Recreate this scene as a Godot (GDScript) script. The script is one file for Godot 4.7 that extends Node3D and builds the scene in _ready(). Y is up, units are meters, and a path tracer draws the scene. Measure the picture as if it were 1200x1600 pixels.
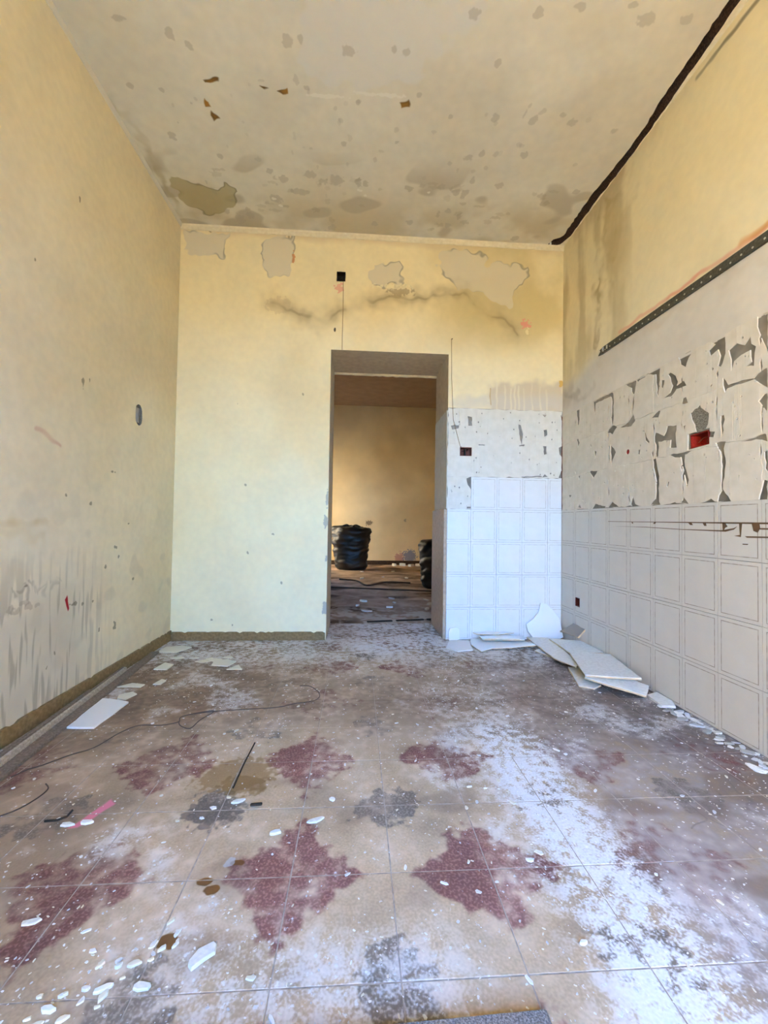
extends Node3D
# An emptied kitchen under renovation: camera, sky and sun first, then the shell with its laid pieces, then the things on it.

const L := -1.341
const R := 1.587
const B := -3.15
const H := 3.07
const FRONT := 1.35
const DOOR_L := -0.217
const DOOR_R := 0.682
const DOOR_T := 2.178
const JAMB := -3.65
const FAR := -8.66
const FAR_H := 3.29
const FAR_L := -1.6
const FAR_R := 2.1
const TILE := 0.25

const PAD_GAPS := [[[2.941, 1.723], [2.891, 1.709], [2.898, 1.613], [2.915, 1.59], [2.928, 1.673]], [[2.718, 1.719], [2.507, 1.717], [2.498, 1.695], [2.697, 1.698]], [[2.718, 1.719], [2.686, 1.703], [2.698, 1.609]], [[2.535, 1.714], [2.494, 1.709], [2.49, 1.562], [2.505, 1.492], [2.52, 1.569], [2.507, 1.658]], [[2.558, 1.474], [2.507, 1.511], [2.457, 1.486], [2.506, 1.45]], [[2.429, 1.478], [2.357, 1.491], [2.309, 1.527], [2.287, 1.484], [2.325, 1.462], [2.391, 1.469]], [[2.317, 1.624], [2.292, 1.638], [2.303, 1.557], [2.317, 1.516]], [[2.371, 1.718], [2.274, 1.714], [2.298, 1.635], [2.314, 1.646], [2.325, 1.685]], [[2.278, 1.717], [2.202, 1.718], [2.208, 1.706], [2.27, 1.702]], [[2.195, 1.721], [2.089, 1.722], [2.097, 1.655], [2.104, 1.567], [2.116, 1.589], [2.124, 1.692]], [[2.034, 1.662], [2.021, 1.669], [1.988, 1.637], [1.971, 1.603], [1.977, 1.587], [1.933, 1.595], [1.916, 1.567], [1.977, 1.567], [2.013, 1.541], [2.066, 1.548], [2.024, 1.565], [2.006, 1.596]], [[1.967, 1.725], [1.875, 1.725], [1.902, 1.695], [1.923, 1.655], [1.95, 1.684]], [[1.802, 1.729], [1.746, 1.723], [1.703, 1.722], [1.699, 1.638], [1.724, 1.583], [1.739, 1.596], [1.725, 1.633], [1.737, 1.67], [1.773, 1.656], [1.787, 1.682], [1.751, 1.7]], [[1.685, 1.644], [1.648, 1.653], [1.611, 1.633], [1.585, 1.661], [1.578, 1.626], [1.561, 1.608], [1.567, 1.53], [1.606, 1.542], [1.578, 1.552], [1.588, 1.601], [1.624, 1.6], [1.657, 1.583], [1.67, 1.546], [1.676, 1.598]], [[1.554, 1.729], [1.513, 1.721], [1.514, 1.555], [1.536, 1.621], [1.554, 1.682]], [[1.712, 1.534], [1.688, 1.492], [1.625, 1.49], [1.577, 1.483], [1.531, 1.503], [1.515, 1.504], [1.515, 1.425], [1.532, 1.44], [1.569, 1.474], [1.625, 1.479], [1.693, 1.48], [1.706, 1.468], [1.717, 1.502]], [[1.552, 1.382], [1.528, 1.406], [1.515, 1.409], [1.516, 1.329], [1.536, 1.355]], [[1.726, 1.367], [1.706, 1.37], [1.711, 1.301], [1.722, 1.27]], [[1.75, 1.253], [1.725, 1.258], [1.697, 1.247], [1.71, 1.222], [1.701, 1.158], [1.703, 1.126], [1.715, 1.049], [1.678, 0.992], [1.744, 0.994], [1.727, 1.042], [1.723, 1.129], [1.727, 1.209]], [[2.16, 1.468], [2.105, 1.495], [2.089, 1.487], [2.11, 1.46]], [[2.128, 1.384], [2.066, 1.35], [2.043, 1.394], [1.977, 1.388], [1.989, 1.344], [1.98, 1.274], [2.025, 1.279], [2.018, 1.32], [2.103, 1.327], [2.105, 1.253], [2.127, 1.244], [2.124, 1.314], [2.138, 1.336]], [[2.527, 1.393], [2.486, 1.357], [2.471, 1.332], [2.504, 1.29], [2.515, 1.243], [2.523, 1.341]], [[2.149, 1.24], [2.124, 1.244], [2.109, 1.176], [2.096, 1.146], [2.103, 1.032], [2.087, 0.993], [2.17, 0.996], [2.128, 1.024], [2.122, 1.12]], [[1.953, 1.233], [1.922, 1.234], [1.932, 1.199], [1.901, 1.107], [1.91, 1.071], [1.931, 1.128], [1.947, 1.201]], [[2.025, 1.246], [1.957, 1.243], [1.868, 1.247], [1.954, 1.222], [1.994, 1.228]], [[1.634, 1.238], [1.571, 1.241], [1.526, 1.249], [1.517, 1.219], [1.563, 1.231]], [[1.529, 1.176], [1.517, 1.183], [1.518, 1.093], [1.527, 1.112]], [[1.551, 1.006], [1.531, 1.071], [1.518, 1.063], [1.518, 0.988], [1.551, 0.99]], [[2.328, 1.005], [2.31, 1.054], [2.293, 1.006], [2.259, 0.993], [2.316, 0.993]], [[2.546, 0.997], [2.505, 1.03], [2.435, 0.994]], [[2.73, 0.994], [2.693, 1.024], [2.571, 1.001], [2.587, 0.99]], [[1.957, 0.995], [1.934, 1.028], [1.898, 0.992]], [[2.026, 0.995], [1.992, 1.007], [1.978, 0.994]], [[1.809, 0.993], [1.778, 1.005], [1.751, 0.99]], [[2.932, 1.502], [2.907, 1.507], [2.887, 1.469], [2.914, 1.436]], [[2.764, 1.25], [2.669, 1.239], [2.716, 1.199]], [[2.706, 1.384], [2.678, 1.373], [2.691, 1.332]], [[1.939, 1.369], [1.924, 1.37], [1.931, 1.34]], [[2.217, 1.412], [2.195, 1.372], [2.171, 1.342], [2.181, 1.334], [2.205, 1.354]], [[2.085, 1.646], [2.063, 1.644], [2.072, 1.599], [2.084, 1.612]], [[1.939, 1.512], [1.919, 1.513], [1.908, 1.476], [1.947, 1.485]], [[2.041, 1.112], [2.029, 1.109], [2.039, 1.082], [2.046, 1.089]], [[2.911, 1.006], [2.887, 1.031], [2.865, 0.998]], [[2.913, 1.235], [2.886, 1.232], [2.895, 1.201]], [[3.046, 1.106], [3.001, 1.097], [3.027, 1.082]], [[2.262, 1.308], [2.247, 1.311], [2.253, 1.281], [2.265, 1.286]], [[1.643, 1.104], [1.633, 1.099], [1.64, 1.07]]]
const SOCKET_RUBBLE := [[1.894, 1.42], [1.836, 1.447], [1.784, 1.391], [1.789, 1.351], [1.804, 1.322], [1.75, 1.302], [1.765, 1.279], [1.847, 1.312], [1.871, 1.362]]
const BACK_GAPS := [[[0.705, 1.628], [0.768, 1.633], [0.765, 1.609], [0.714, 1.594]], [[0.836, 1.7], [0.867, 1.701], [0.871, 1.633], [0.842, 1.629]], [[1.231, 1.652], [1.252, 1.648], [1.27, 1.576], [1.258, 1.49], [1.245, 1.558]], [[1.437, 1.615], [1.458, 1.619], [1.462, 1.573], [1.441, 1.564]], [[1.433, 1.486], [1.456, 1.487], [1.456, 1.427], [1.438, 1.423]], [[1.556, 1.481], [1.579, 1.49], [1.583, 1.405], [1.561, 1.43]], [[1.557, 1.244], [1.574, 1.301], [1.604, 1.293], [1.605, 1.242]], [[1.425, 1.245], [1.443, 1.273], [1.469, 1.246]], [[0.829, 1.225], [0.865, 1.24], [0.866, 1.142], [0.841, 1.175]], [[0.835, 1.006], [0.865, 1.01], [0.865, 0.993], [0.836, 0.993]], [[0.921, 1.488], [0.969, 1.489], [0.969, 1.481], [0.921, 1.48]], [[1.241, 1.493], [1.284, 1.495], [1.281, 1.484], [1.241, 1.483]], [[1.423, 1.732], [1.458, 1.733], [1.44, 1.71]], [[1.567, 1.731], [1.602, 1.737], [1.602, 1.689], [1.578, 1.692]], [[1.26, 1.248], [1.425, 1.257], [1.425, 1.247], [1.26, 1.241]]]
const BACK_PEEL := [[[-1.314, 3.011], [-0.997, 3.03], [-0.999, 2.915], [-1.036, 2.841], [-1.151, 2.845], [-1.305, 2.863]], [[-0.69, 3.0], [-0.512, 3.024], [-0.496, 2.876], [-0.515, 2.768], [-0.619, 2.722], [-0.716, 2.73], [-0.743, 2.782], [-0.726, 2.837], [-0.771, 2.888], [-0.754, 2.956]], [[0.081, 2.827], [0.269, 2.906], [0.33, 2.813], [0.312, 2.717], [0.191, 2.669], [0.078, 2.677]], [[0.609, 2.988], [0.955, 2.986], [0.97, 2.903], [1.151, 2.908], [1.292, 2.907], [1.293, 2.782], [1.209, 2.68], [1.168, 2.567], [1.084, 2.571], [0.93, 2.666], [0.736, 2.711], [0.653, 2.776], [0.591, 2.855]]]
const BACK_SMEAR := [[-0.654, 2.519], [-0.496, 2.446], [-0.284, 2.397], [-0.153, 2.476], [0.032, 2.547], [0.273, 2.613], [0.463, 2.596], [0.654, 2.652], [0.792, 2.659], [0.959, 2.515], [1.127, 2.468], [1.212, 2.361]]
const BACK_GREY := [[1.004, 1.96], [1.6, 1.996], [1.602, 1.73], [1.006, 1.736]]
const CEIL_PEEL := [[[-1.243, -2.715], [-0.951, -2.768], [-0.894, -2.743], [-0.845, -2.802], [-0.878, -2.948], [-1.08, -3.026], [-1.241, -2.961]], [[-0.307, -1.991], [-0.157, -2.069], [0.13, -2.031], [0.287, -2.004], [0.312, -1.929], [0.351, -1.845], [0.489, -1.809], [0.504, -1.669], [-0.245, -1.726]]]
const CEIL_RUST := [[[-0.801, -2.095], [-0.743, -2.078], [-0.715, -2.079], [-0.72, -2.094], [-0.767, -2.104], [-0.798, -2.104]], [[-0.827, -2.176], [-0.806, -2.201], [-0.805, -2.235], [-0.831, -2.233]], [[-0.808, -2.256], [-0.787, -2.283], [-0.806, -2.299], [-0.817, -2.271]], [[-0.519, -2.097], [-0.494, -2.102], [-0.509, -2.112]], [[-0.446, -2.117], [-0.391, -2.093], [-0.388, -2.119], [-0.416, -2.13]], [[0.185, -2.132], [0.231, -2.115], [0.238, -2.145], [0.201, -2.155]]]
const CEIL_SPOTS := [[-1.078, -1.852, 0.025, 0.012], [-0.882, -1.895, 0.02, 0.026], [-0.81, -1.94, 0.018, 0.019], [-1.184, -2.143, 0.016, 0.016], [-1.032, -2.153, 0.013, 0.013], [-1.093, -2.414, 0.022, 0.029], [-0.86, -2.533, 0.019, 0.018], [-0.354, -1.887, 0.023, 0.026], [-0.291, -1.874, 0.015, 0.018], [-0.074, -1.899, 0.033, 0.024], [-0.291, -2.089, 0.016, 0.013], [-0.505, -2.665, 0.033, 0.031], [-0.584, -2.617, 0.024, 0.02], [-0.33, -2.621, 0.036, 0.03], [-0.17, -2.647, 0.049, 0.041], [-0.027, -2.656, 0.025, 0.031], [0.139, -1.88, 0.015, 0.018], [0.188, -1.889, 0.021, 0.021], [0.278, -2.076, 0.016, 0.013], [0.468, -2.179, 0.014, 0.014], [0.71, -2.167, 0.021, 0.025], [0.918, -2.165, 0.024, 0.025], [0.468, -1.716, 0.022, 0.022], [0.741, -1.695, 0.022, 0.02], [0.632, -1.899, 0.015, 0.022], [0.627, -2.421, 0.027, 0.026], [0.702, -2.385, 0.019, 0.021], [0.955, -2.377, 0.03, 0.026], [0.699, -2.581, 0.016, 0.025], [0.883, -2.606, 0.025, 0.025], [0.615, -2.681, 0.029, 0.027], [0.678, -2.692, 0.021, 0.043], [0.388, -2.647, 0.021, 0.021], [0.514, -2.647, 0.025, 0.026], [1.401, -2.616, 0.021, 0.021], [1.13, -2.159, 0.024, 0.021], [1.39, -2.187, 0.021, 0.015], [0.908, -1.66, 0.027, 0.017], [1.212, -1.682, 0.038, 0.024], [1.389, -1.668, 0.027, 0.018], [1.125, -1.639, 0.021, 0.013], [-0.885, -3.054, 0.033, 0.054], [-0.796, -3.009, 0.028, 0.032], [-0.955, -2.985, 0.018, 0.032], [-0.216, -3.084, 0.029, 0.034], [0.092, -3.024, 0.023, 0.027], [0.347, -2.989, 0.028, 0.026], [0.632, -2.991, 0.028, 0.026], [-0.591, -2.837, 0.044, 0.035], [-0.409, -2.766, 0.06, 0.028], [0.193, -2.35, 0.015, 0.012], [1.064, -2.121, 0.017, 0.017], [-0.113, -2.387, 0.015, 0.017], [-0.029, -2.139, 0.013, 0.013], [1.173, -3.084, 0.029, 0.028], [0.602, -2.854, 0.022, 0.024]]
const CABLE := [[-1.151, -1.51], [-1.13, -1.554], [-1.095, -1.569], [-1.04, -1.628], [-0.99, -1.692], [-0.955, -1.796], [-0.903, -1.845], [-0.82, -1.861], [-0.753, -1.871], [-0.761, -1.914], [-0.717, -1.955], [-0.64, -1.986], [-0.673, -1.901], [-0.686, -1.828], [-0.73, -1.839], [-0.753, -1.883], [-0.749, -1.929], [-0.64, -1.98], [-0.484, -2.001], [-0.36, -2.02], [-0.285, -2.039], [-0.192, -2.092], [-0.176, -2.164], [-0.231, -2.258], [-0.289, -2.259]]
const CABLE_SHORT := [[-1.036, -1.306], [-1.001, -1.339], [-0.981, -1.388], [-0.98, -1.435], [-1.006, -1.463]]
const STREAK := [[[0.521, -0.74], [0.753, -0.728]], [[0.536, -0.838], [0.746, -0.828]], [[0.517, -0.952], [0.74, -0.941]], [[0.516, -1.078], [0.751, -1.067]], [[0.504, -1.216], [0.712, -1.207]], [[0.49, -1.394], [0.749, -1.384]], [[0.457, -1.588], [0.728, -1.578]], [[0.428, -1.903], [0.663, -1.895]], [[0.42, -2.371], [0.676, -2.364]], [[0.296, -2.982], [0.756, -2.975]]]

var rng := RandomNumberGenerator.new()
var na := FastNoiseLite.new()
var nb := FastNoiseLite.new()
var cell_value := FastNoiseLite.new()
var cell_dist := FastNoiseLite.new()
var stamps := {}
var M := {}
var T := {}

var XF_BACK := Transform3D(Basis(Vector3(1, 0, 0), Vector3(0, 1, 0), Vector3(0, 0, 1)), Vector3(0, 0, B))
var XF_RIGHT := Transform3D(Basis(Vector3(0, 0, 1), Vector3(0, 1, 0), Vector3(-1, 0, 0)), Vector3(R, 0, 0))
var XF_LEFT := Transform3D(Basis(Vector3(0, 0, -1), Vector3(0, 1, 0), Vector3(1, 0, 0)), Vector3(L, 0, 0))
var XF_CEIL := Transform3D(Basis(Vector3(1, 0, 0), Vector3(0, 0, 1), Vector3(0, -1, 0)), Vector3(0, H, 0))
var XF_FLOOR := Transform3D(Basis(Vector3(1, 0, 0), Vector3(0, 0, -1), Vector3(0, 1, 0)), Vector3.ZERO)

# where each computed texture lies on its surface, in that surface's own (u, v) metres
const RECT := {
	"floor": Rect2(-1.36, 0.45, 3.0, 3.3), "far_floor": Rect2(-2.2, 3.6, 5.6, 5.2), "left": Rect2(1.0, 0.0, 2.2, 3.1), "back": Rect2(-1.36, 0.0, 3.0, 3.1),
	"right": Rect2(-3.2, 0.0, 2.2, 3.1), "ceil": Rect2(-1.36, -3.2, 3.0, 2.2), "far_wall": Rect2(-2.2, 0.0, 5.6, 3.4),
}
const SIZE := {"floor": Vector2i(1800, 1980), "far_floor": Vector2i(768, 768), "left": Vector2i(760, 1024), "back": Vector2i(1000, 1024), "right": Vector2i(760, 1024), "ceil": Vector2i(1024, 760), "far_wall": Vector2i(768, 512)}


# ------------------------------------------------------------------ nodes
func add(called: String, mesh: Mesh, m: Material, parent: Node = self) -> MeshInstance3D:
	var o := MeshInstance3D.new()
	o.name = called
	o.mesh = mesh
	o.material_override = m
	parent.add_child(o, true)
	return o


var taken := {}


func numbered(called: String) -> String:
	var n: int = taken.get(called, -1) + 1
	taken[called] = n
	return called if n == 0 else "%s_%03d" % [called, n]


func piece(called: String, mesh: Mesh, m: Material, parent: Node) -> MeshInstance3D:
	var o := MeshInstance3D.new()
	var key := str(parent.get_instance_id()) + called
	var n: int = taken.get(key, -1) + 1
	taken[key] = n
	o.name = called if n == 0 else "%s_%03d" % [called, n]
	o.mesh = mesh
	o.material_override = m
	parent.add_child(o, true)
	return o


func tag(o: Node, label: String, category: String, group := "", kind := "") -> Node:
	o.set_meta("label", label)
	o.set_meta("category", category)
	if group:
		o.set_meta("group", group)
	if kind:
		o.set_meta("kind", kind)
	return o


func thing(called: String, label: String, category: String, at := Vector3.ZERO, group := "") -> Node3D:
	var o := Node3D.new()
	o.name = numbered(called)
	add_child(o, true)
	o.position = at
	tag(o, label, category, group)
	return o


func structure(called: String, label: String, category: String) -> Node3D:
	var o := thing(called, label, category)
	o.set_meta("kind", "structure")
	return o


# ------------------------------------------------------------------ shapes
func begin() -> SurfaceTool:
	var st := SurfaceTool.new()
	st.begin(Mesh.PRIMITIVE_TRIANGLES)
	st.set_smooth_group(-1)
	return st


func done(st: SurfaceTool) -> ArrayMesh:
	st.generate_normals()
	return st.commit()


func vert(st: SurfaceTool, p: Vector3, uv: Vector2) -> void:
	st.set_uv(uv)
	st.add_vertex(p)


# corners run counterclockwise seen from the front
func tri(st: SurfaceTool, a: Vector3, b: Vector3, c: Vector3, ua := Vector2.ZERO, ub := Vector2.ZERO, uc := Vector2.ZERO) -> void:
	vert(st, a, ua)
	vert(st, c, uc)
	vert(st, b, ub)


func quad(st: SurfaceTool, a: Vector3, b: Vector3, c: Vector3, d: Vector3, ua := Vector2.ZERO, ub := Vector2.ZERO, uc := Vector2.ZERO, ud := Vector2.ZERO) -> void:
	tri(st, a, b, c, ua, ub, uc)
	tri(st, a, c, d, ua, uc, ud)


func box(st: SurfaceTool, lo: Vector3, hi: Vector3) -> void:
	var p := func(i: int) -> Vector3: return Vector3(hi.x if i & 1 else lo.x, hi.y if i & 2 else lo.y, hi.z if i & 4 else lo.z)
	for f in [[4, 5, 7, 6], [1, 0, 2, 3], [5, 1, 3, 7], [0, 4, 6, 2], [6, 7, 3, 2], [0, 1, 5, 4]]:
		quad(st, p.call(f[0]), p.call(f[1]), p.call(f[2]), p.call(f[3]), Vector2(0, 0), Vector2(1, 0), Vector2(1, 1), Vector2(0, 1))


# a box with chamfered edges, about its centre
func chamfer_box(size: Vector3, c: float) -> ArrayMesh:
	var st := begin()
	var h := size / 2
	# three nested rings: bottom, sides, top
	var ring := func(y: float, ix: float) -> Array:
		var x := h.x - ix
		var z := h.z - ix
		var k := c * 0.9
		return [Vector3(-x + k, y, z), Vector3(x - k, y, z), Vector3(x, y, z - k), Vector3(x, y, -z + k), Vector3(x - k, y, -z), Vector3(-x + k, y, -z), Vector3(-x, y, -z + k), Vector3(-x, y, z - k)]
	var rings: Array = [ring.call(-h.y, c), ring.call(-h.y + c, 0.0), ring.call(h.y - c, 0.0), ring.call(h.y, c)]
	for k in 3:
		for i in 8:
			var j := (i + 1) % 8
			quad(st, rings[k][i], rings[k][j], rings[k + 1][j], rings[k + 1][i])
	for i in range(1, 7):
		tri(st, rings[3][0], rings[3][i], rings[3][i + 1])
		tri(st, rings[0][0], rings[0][i + 1], rings[0][i])
	return done(st)


func ccw(poly: PackedVector2Array) -> PackedVector2Array:
	var area := 0.0
	for i in poly.size():
		var a := poly[i]
		var b := poly[(i + 1) % poly.size()]
		area += a.x * b.y - b.x * a.y
	if area < 0.0:
		poly = poly.duplicate()
		poly.reverse()
	return poly


func signed_area(poly: PackedVector2Array) -> float:
	var area := 0.0
	for i in poly.size():
		var a := poly[i]
		var b := poly[(i + 1) % poly.size()]
		area += a.x * b.y - b.x * a.y
	return area / 2


func uv_in(rect: Rect2, p: Vector2) -> Vector2:
	return Vector2((p.x - rect.position.x) / rect.size.x, 1.0 - (p.y - rect.position.y) / rect.size.y)


# an outline in (u, v), raised by thick along w, its rim eased by bevel
func prism(st: SurfaceTool, outline: PackedVector2Array, xf: Transform3D, w0: float, thick: float, bevel := 0.0, rect := Rect2(0, 0, 1, 1), dome := 0.0) -> void:
	var poly := ccw(outline)
	var n := poly.size()
	if n < 3:
		return
	var inner := PackedVector2Array()
	for i in n:
		var a := poly[(i + n - 1) % n]
		var b := poly[i]
		var c := poly[(i + 1) % n]
		var e := ((b - a).normalized() + (c - b).normalized()).normalized()
		inner.append(b + Vector2(-e.y, e.x) * bevel)
	var tris := Geometry2D.triangulate_polygon(inner)
	if tris.is_empty():
		inner = poly
		tris = Geometry2D.triangulate_polygon(inner)
		if tris.is_empty():
			return
	for k in range(0, tris.size(), 3):
		var ids := [tris[k], tris[k + 1], tris[k + 2]]
		if (inner[ids[1]] - inner[ids[0]]).cross(inner[ids[2]] - inner[ids[0]]) < 0:
			ids = [ids[0], ids[2], ids[1]]
		var q := []
		for i in ids:
			q.append(xf * Vector3(inner[i].x, inner[i].y, w0 + thick))
		tri(st, q[0], q[1], q[2], uv_in(rect, inner[ids[0]]), uv_in(rect, inner[ids[1]]), uv_in(rect, inner[ids[2]]))
	for i in n:
		var j := (i + 1) % n
		var lo_i := xf * Vector3(poly[i].x, poly[i].y, w0)
		var lo_j := xf * Vector3(poly[j].x, poly[j].y, w0)
		var up_i := xf * Vector3(poly[i].x, poly[i].y, w0 + thick - bevel * 0.7)
		var up_j := xf * Vector3(poly[j].x, poly[j].y, w0 + thick - bevel * 0.7)
		quad(st, lo_i, lo_j, up_j, up_i, uv_in(rect, poly[i]), uv_in(rect, poly[j]), uv_in(rect, poly[j]), uv_in(rect, poly[i]))
		if bevel > 0.0:
			quad(st, up_i, up_j, xf * Vector3(inner[j].x, inner[j].y, w0 + thick), xf * Vector3(inner[i].x, inner[i].y, w0 + thick), uv_in(rect, poly[i]), uv_in(rect, poly[j]), uv_in(rect, inner[j]), uv_in(rect, inner[i]))


func v2(list: Array, flip_u := false) -> PackedVector2Array:
	var out := PackedVector2Array()
	for p in list:
		out.append(Vector2(-p[0] if flip_u else p[0], p[1]))
	return out


# a flat slab whose top face has these corners in space
func slab(corners: Array, thick: float, bevel: float) -> ArrayMesh:
	var c := Vector3.ZERO
	for p in corners:
		c += p / corners.size()
	var n := Vector3.ZERO
	for i in corners.size():
		n += (corners[i] - c).cross(corners[(i + 1) % corners.size()] - c)
	n = n.normalized()
	if n.dot(Vector3(0.1, 1, 0.3)) < 0:
		n = -n
	var u: Vector3 = (corners[1] - corners[0])
	u = (u - n * u.dot(n)).normalized()
	var xf := Transform3D(Basis(u, n.cross(u), n), c)
	var poly := PackedVector2Array()
	for p in corners:
		var q: Vector3 = xf.affine_inverse() * p
		poly.append(Vector2(q.x, q.y))
	# break the straight rims a little
	poly = ccw(poly)
	var rough := PackedVector2Array()
	for i in poly.size():
		var a := poly[i]
		var b := poly[(i + 1) % poly.size()]
		var steps := maxi(1, int(a.distance_to(b) / 0.05))
		var side := (b - a).orthogonal().normalized()
		for k in steps:
			rough.append(a.lerp(b, float(k) / steps) + (side * rng.randf_range(-0.003, 0.003) if k else Vector2.ZERO))
	var st := begin()
	prism(st, rough, xf, -thick, thick, bevel, Rect2(-0.3, -0.3, 0.6, 0.6))
	# underside
	var tris := Geometry2D.triangulate_polygon(rough)
	for k in range(0, tris.size(), 3):
		var q := [rough[tris[k]], rough[tris[k + 1]], rough[tris[k + 2]]]
		if (q[1] - q[0]).cross(q[2] - q[0]) > 0:
			q = [q[0], q[2], q[1]]
		tri(st, xf * Vector3(q[0].x, q[0].y, -thick), xf * Vector3(q[1].x, q[1].y, -thick), xf * Vector3(q[2].x, q[2].y, -thick))
	return done(st)


func shard_outline(size: float, stretch: float, corners: int, facing := -1.0) -> PackedVector2Array:
	var out := PackedVector2Array()
	var turn := rng.randf() * TAU
	if facing >= 0.0:
		turn = facing
	for i in corners:
		var a := (i + rng.randf_range(-0.32, 0.32)) / corners * TAU
		out.append((Vector2(cos(a) * stretch, sin(a) / stretch) * size * rng.randf_range(0.7, 1.12)).rotated(turn))
	return out


func shard_mesh(size: float, stretch: float, corners: int, thick: float, facing := -1.0) -> ArrayMesh:
	var st := begin()
	prism(st, shard_outline(size, stretch, corners, facing), XF_FLOOR, 0.0, thick, minf(thick * 0.35, size * 0.12), Rect2(-0.1, -0.1, 0.2, 0.2))
	return done(st)


# a tube swept along points
func tube(st: SurfaceTool, pts: Array, r: float, sides := 6) -> void:
	var rings := []
	for i in pts.size():
		var t: Vector3 = (pts[mini(i + 1, pts.size() - 1)] - pts[maxi(i - 1, 0)]).normalized()
		var u := t.cross(Vector3(0.13, 1, 0.07)).normalized()
		if absf(t.y) > 0.95:
			u = t.cross(Vector3(1, 0, 0.1)).normalized()
		var v := t.cross(u)
		var ring := []
		for k in sides:
			var a := k * TAU / sides
			ring.append(pts[i] + (u * cos(a) + v * sin(a)) * r)
		rings.append(ring)
	for i in pts.size() - 1:
		for k in sides:
			var j := (k + 1) % sides
			quad(st, rings[i][k], rings[i][j], rings[i + 1][j], rings[i + 1][k])
	for k in range(1, sides - 1):
		tri(st, rings[0][0], rings[0][k + 1], rings[0][k])
		var e: Array = rings[pts.size() - 1]
		tri(st, e[0], e[k], e[k + 1])


func curve_points(ctrl: Array, per := 5) -> Array:
	var out := []
	for i in ctrl.size() - 1:
		var p0: Vector3 = ctrl[maxi(i - 1, 0)]
		var p1: Vector3 = ctrl[i]
		var p2: Vector3 = ctrl[i + 1]
		var p3: Vector3 = ctrl[mini(i + 2, ctrl.size() - 1)]
		for k in per:
			out.append(p1.cubic_interpolate(p2, p0, p3, float(k) / per))
	out.append(ctrl[-1])
	return out


# a wall skin in (u, v) with openings; each hole is {at, half, round, rough}: a ragged opening inside its own cell
func skin(xf: Transform3D, size: Rect2, rect: Rect2, doors: Array, holes: Array) -> Array:
	var us := [size.position.x, size.end.x]
	var vs := [size.position.y, size.end.y]
	var cells := []
	for d in doors:
		cells.append(d)
	for h in holes:
		cells.append(Rect2(h.at - h.half * 1.5, h.half * 3.0))
	for c in cells:
		us.append_array([c.position.x, c.end.x])
		vs.append_array([c.position.y, c.end.y])
	us.sort()
	vs.sort()
	var st := begin()
	var at := func(p: Vector2) -> Vector3: return xf * Vector3(p.x, p.y, 0)
	for i in us.size() - 1:
		for j in vs.size() - 1:
			if us[i + 1] - us[i] < 1e-5 or vs[j + 1] - vs[j] < 1e-5:
				continue
			var mid := Vector2(us[i] + us[i + 1], vs[j] + vs[j + 1]) / 2
			var open := false
			for c in cells:
				open = open or c.has_point(mid)
			if open:
				continue
			var q := [Vector2(us[i], vs[j]), Vector2(us[i + 1], vs[j]), Vector2(us[i + 1], vs[j + 1]), Vector2(us[i], vs[j + 1])]
			quad(st, at.call(q[0]), at.call(q[1]), at.call(q[2]), at.call(q[3]), uv_in(rect, q[0]), uv_in(rect, q[1]), uv_in(rect, q[2]), uv_in(rect, q[3]))
	var recesses := []
	for h in holes:
		var half: Vector2 = h.half
		var angles := []
		for k in 28:
			angles.append(k * TAU / 28)
		var corner := atan2(half.y, half.x)
		angles.append_array([corner, PI - corner, PI + corner, TAU - corner])
		angles.sort()
		var inner := []
		var outer := []
		for a in angles:
			var dir := Vector2(cos(a), sin(a))
			var to_rect := minf(half.x / maxf(absf(dir.x), 1e-5), half.y / maxf(absf(dir.y), 1e-5))
			outer.append(h.at + dir * to_rect * 1.5)
			var to_round: float = 1.0 / sqrt(pow(dir.x / half.x, 2) + pow(dir.y / half.y, 2))
			var r: float = lerpf(to_rect, to_round, h.round) * (1.0 + h.rough * na.get_noise_2d(cos(a) * 60 + h.at.x * 300, sin(a) * 60 + h.at.y * 300))
			inner.append(h.at + dir * r)
		var deep := begin()
		for k in angles.size():
			var j := (k + 1) % angles.size()
			quad(st, at.call(inner[k]), at.call(outer[k]), at.call(outer[j]), at.call(inner[j]), uv_in(rect, inner[k]), uv_in(rect, outer[k]), uv_in(rect, outer[j]), uv_in(rect, inner[j]))
			var back_k: Vector3 = xf * Vector3(inner[k].x, inner[k].y, -h.deep)
			var back_j: Vector3 = xf * Vector3(inner[j].x, inner[j].y, -h.deep)
			quad(deep, at.call(inner[k]), at.call(inner[j]), back_j, back_k)
			tri(deep, xf * Vector3(h.at.x, h.at.y, -h.deep), back_k, back_j)
		recesses.append(done(deep))
	return [done(st), recesses]


# ------------------------------------------------------------------ computed surfaces
func smooth(a: float, b: float, x: float) -> float:
	var t := clampf((x - a) / (b - a), 0.0, 1.0)
	return t * t * (3.0 - 2.0 * t)


func rgb(r: int, g: int, b: int) -> Vector3:
	return Vector3(r, g, b)


const C_BEIGE := Vector3(202, 174, 138)
const C_RED := Vector3(130, 80, 73)
const C_GREY := Vector3(128, 116, 102)
const C_WHITE := Vector3(232, 229, 226)


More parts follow.
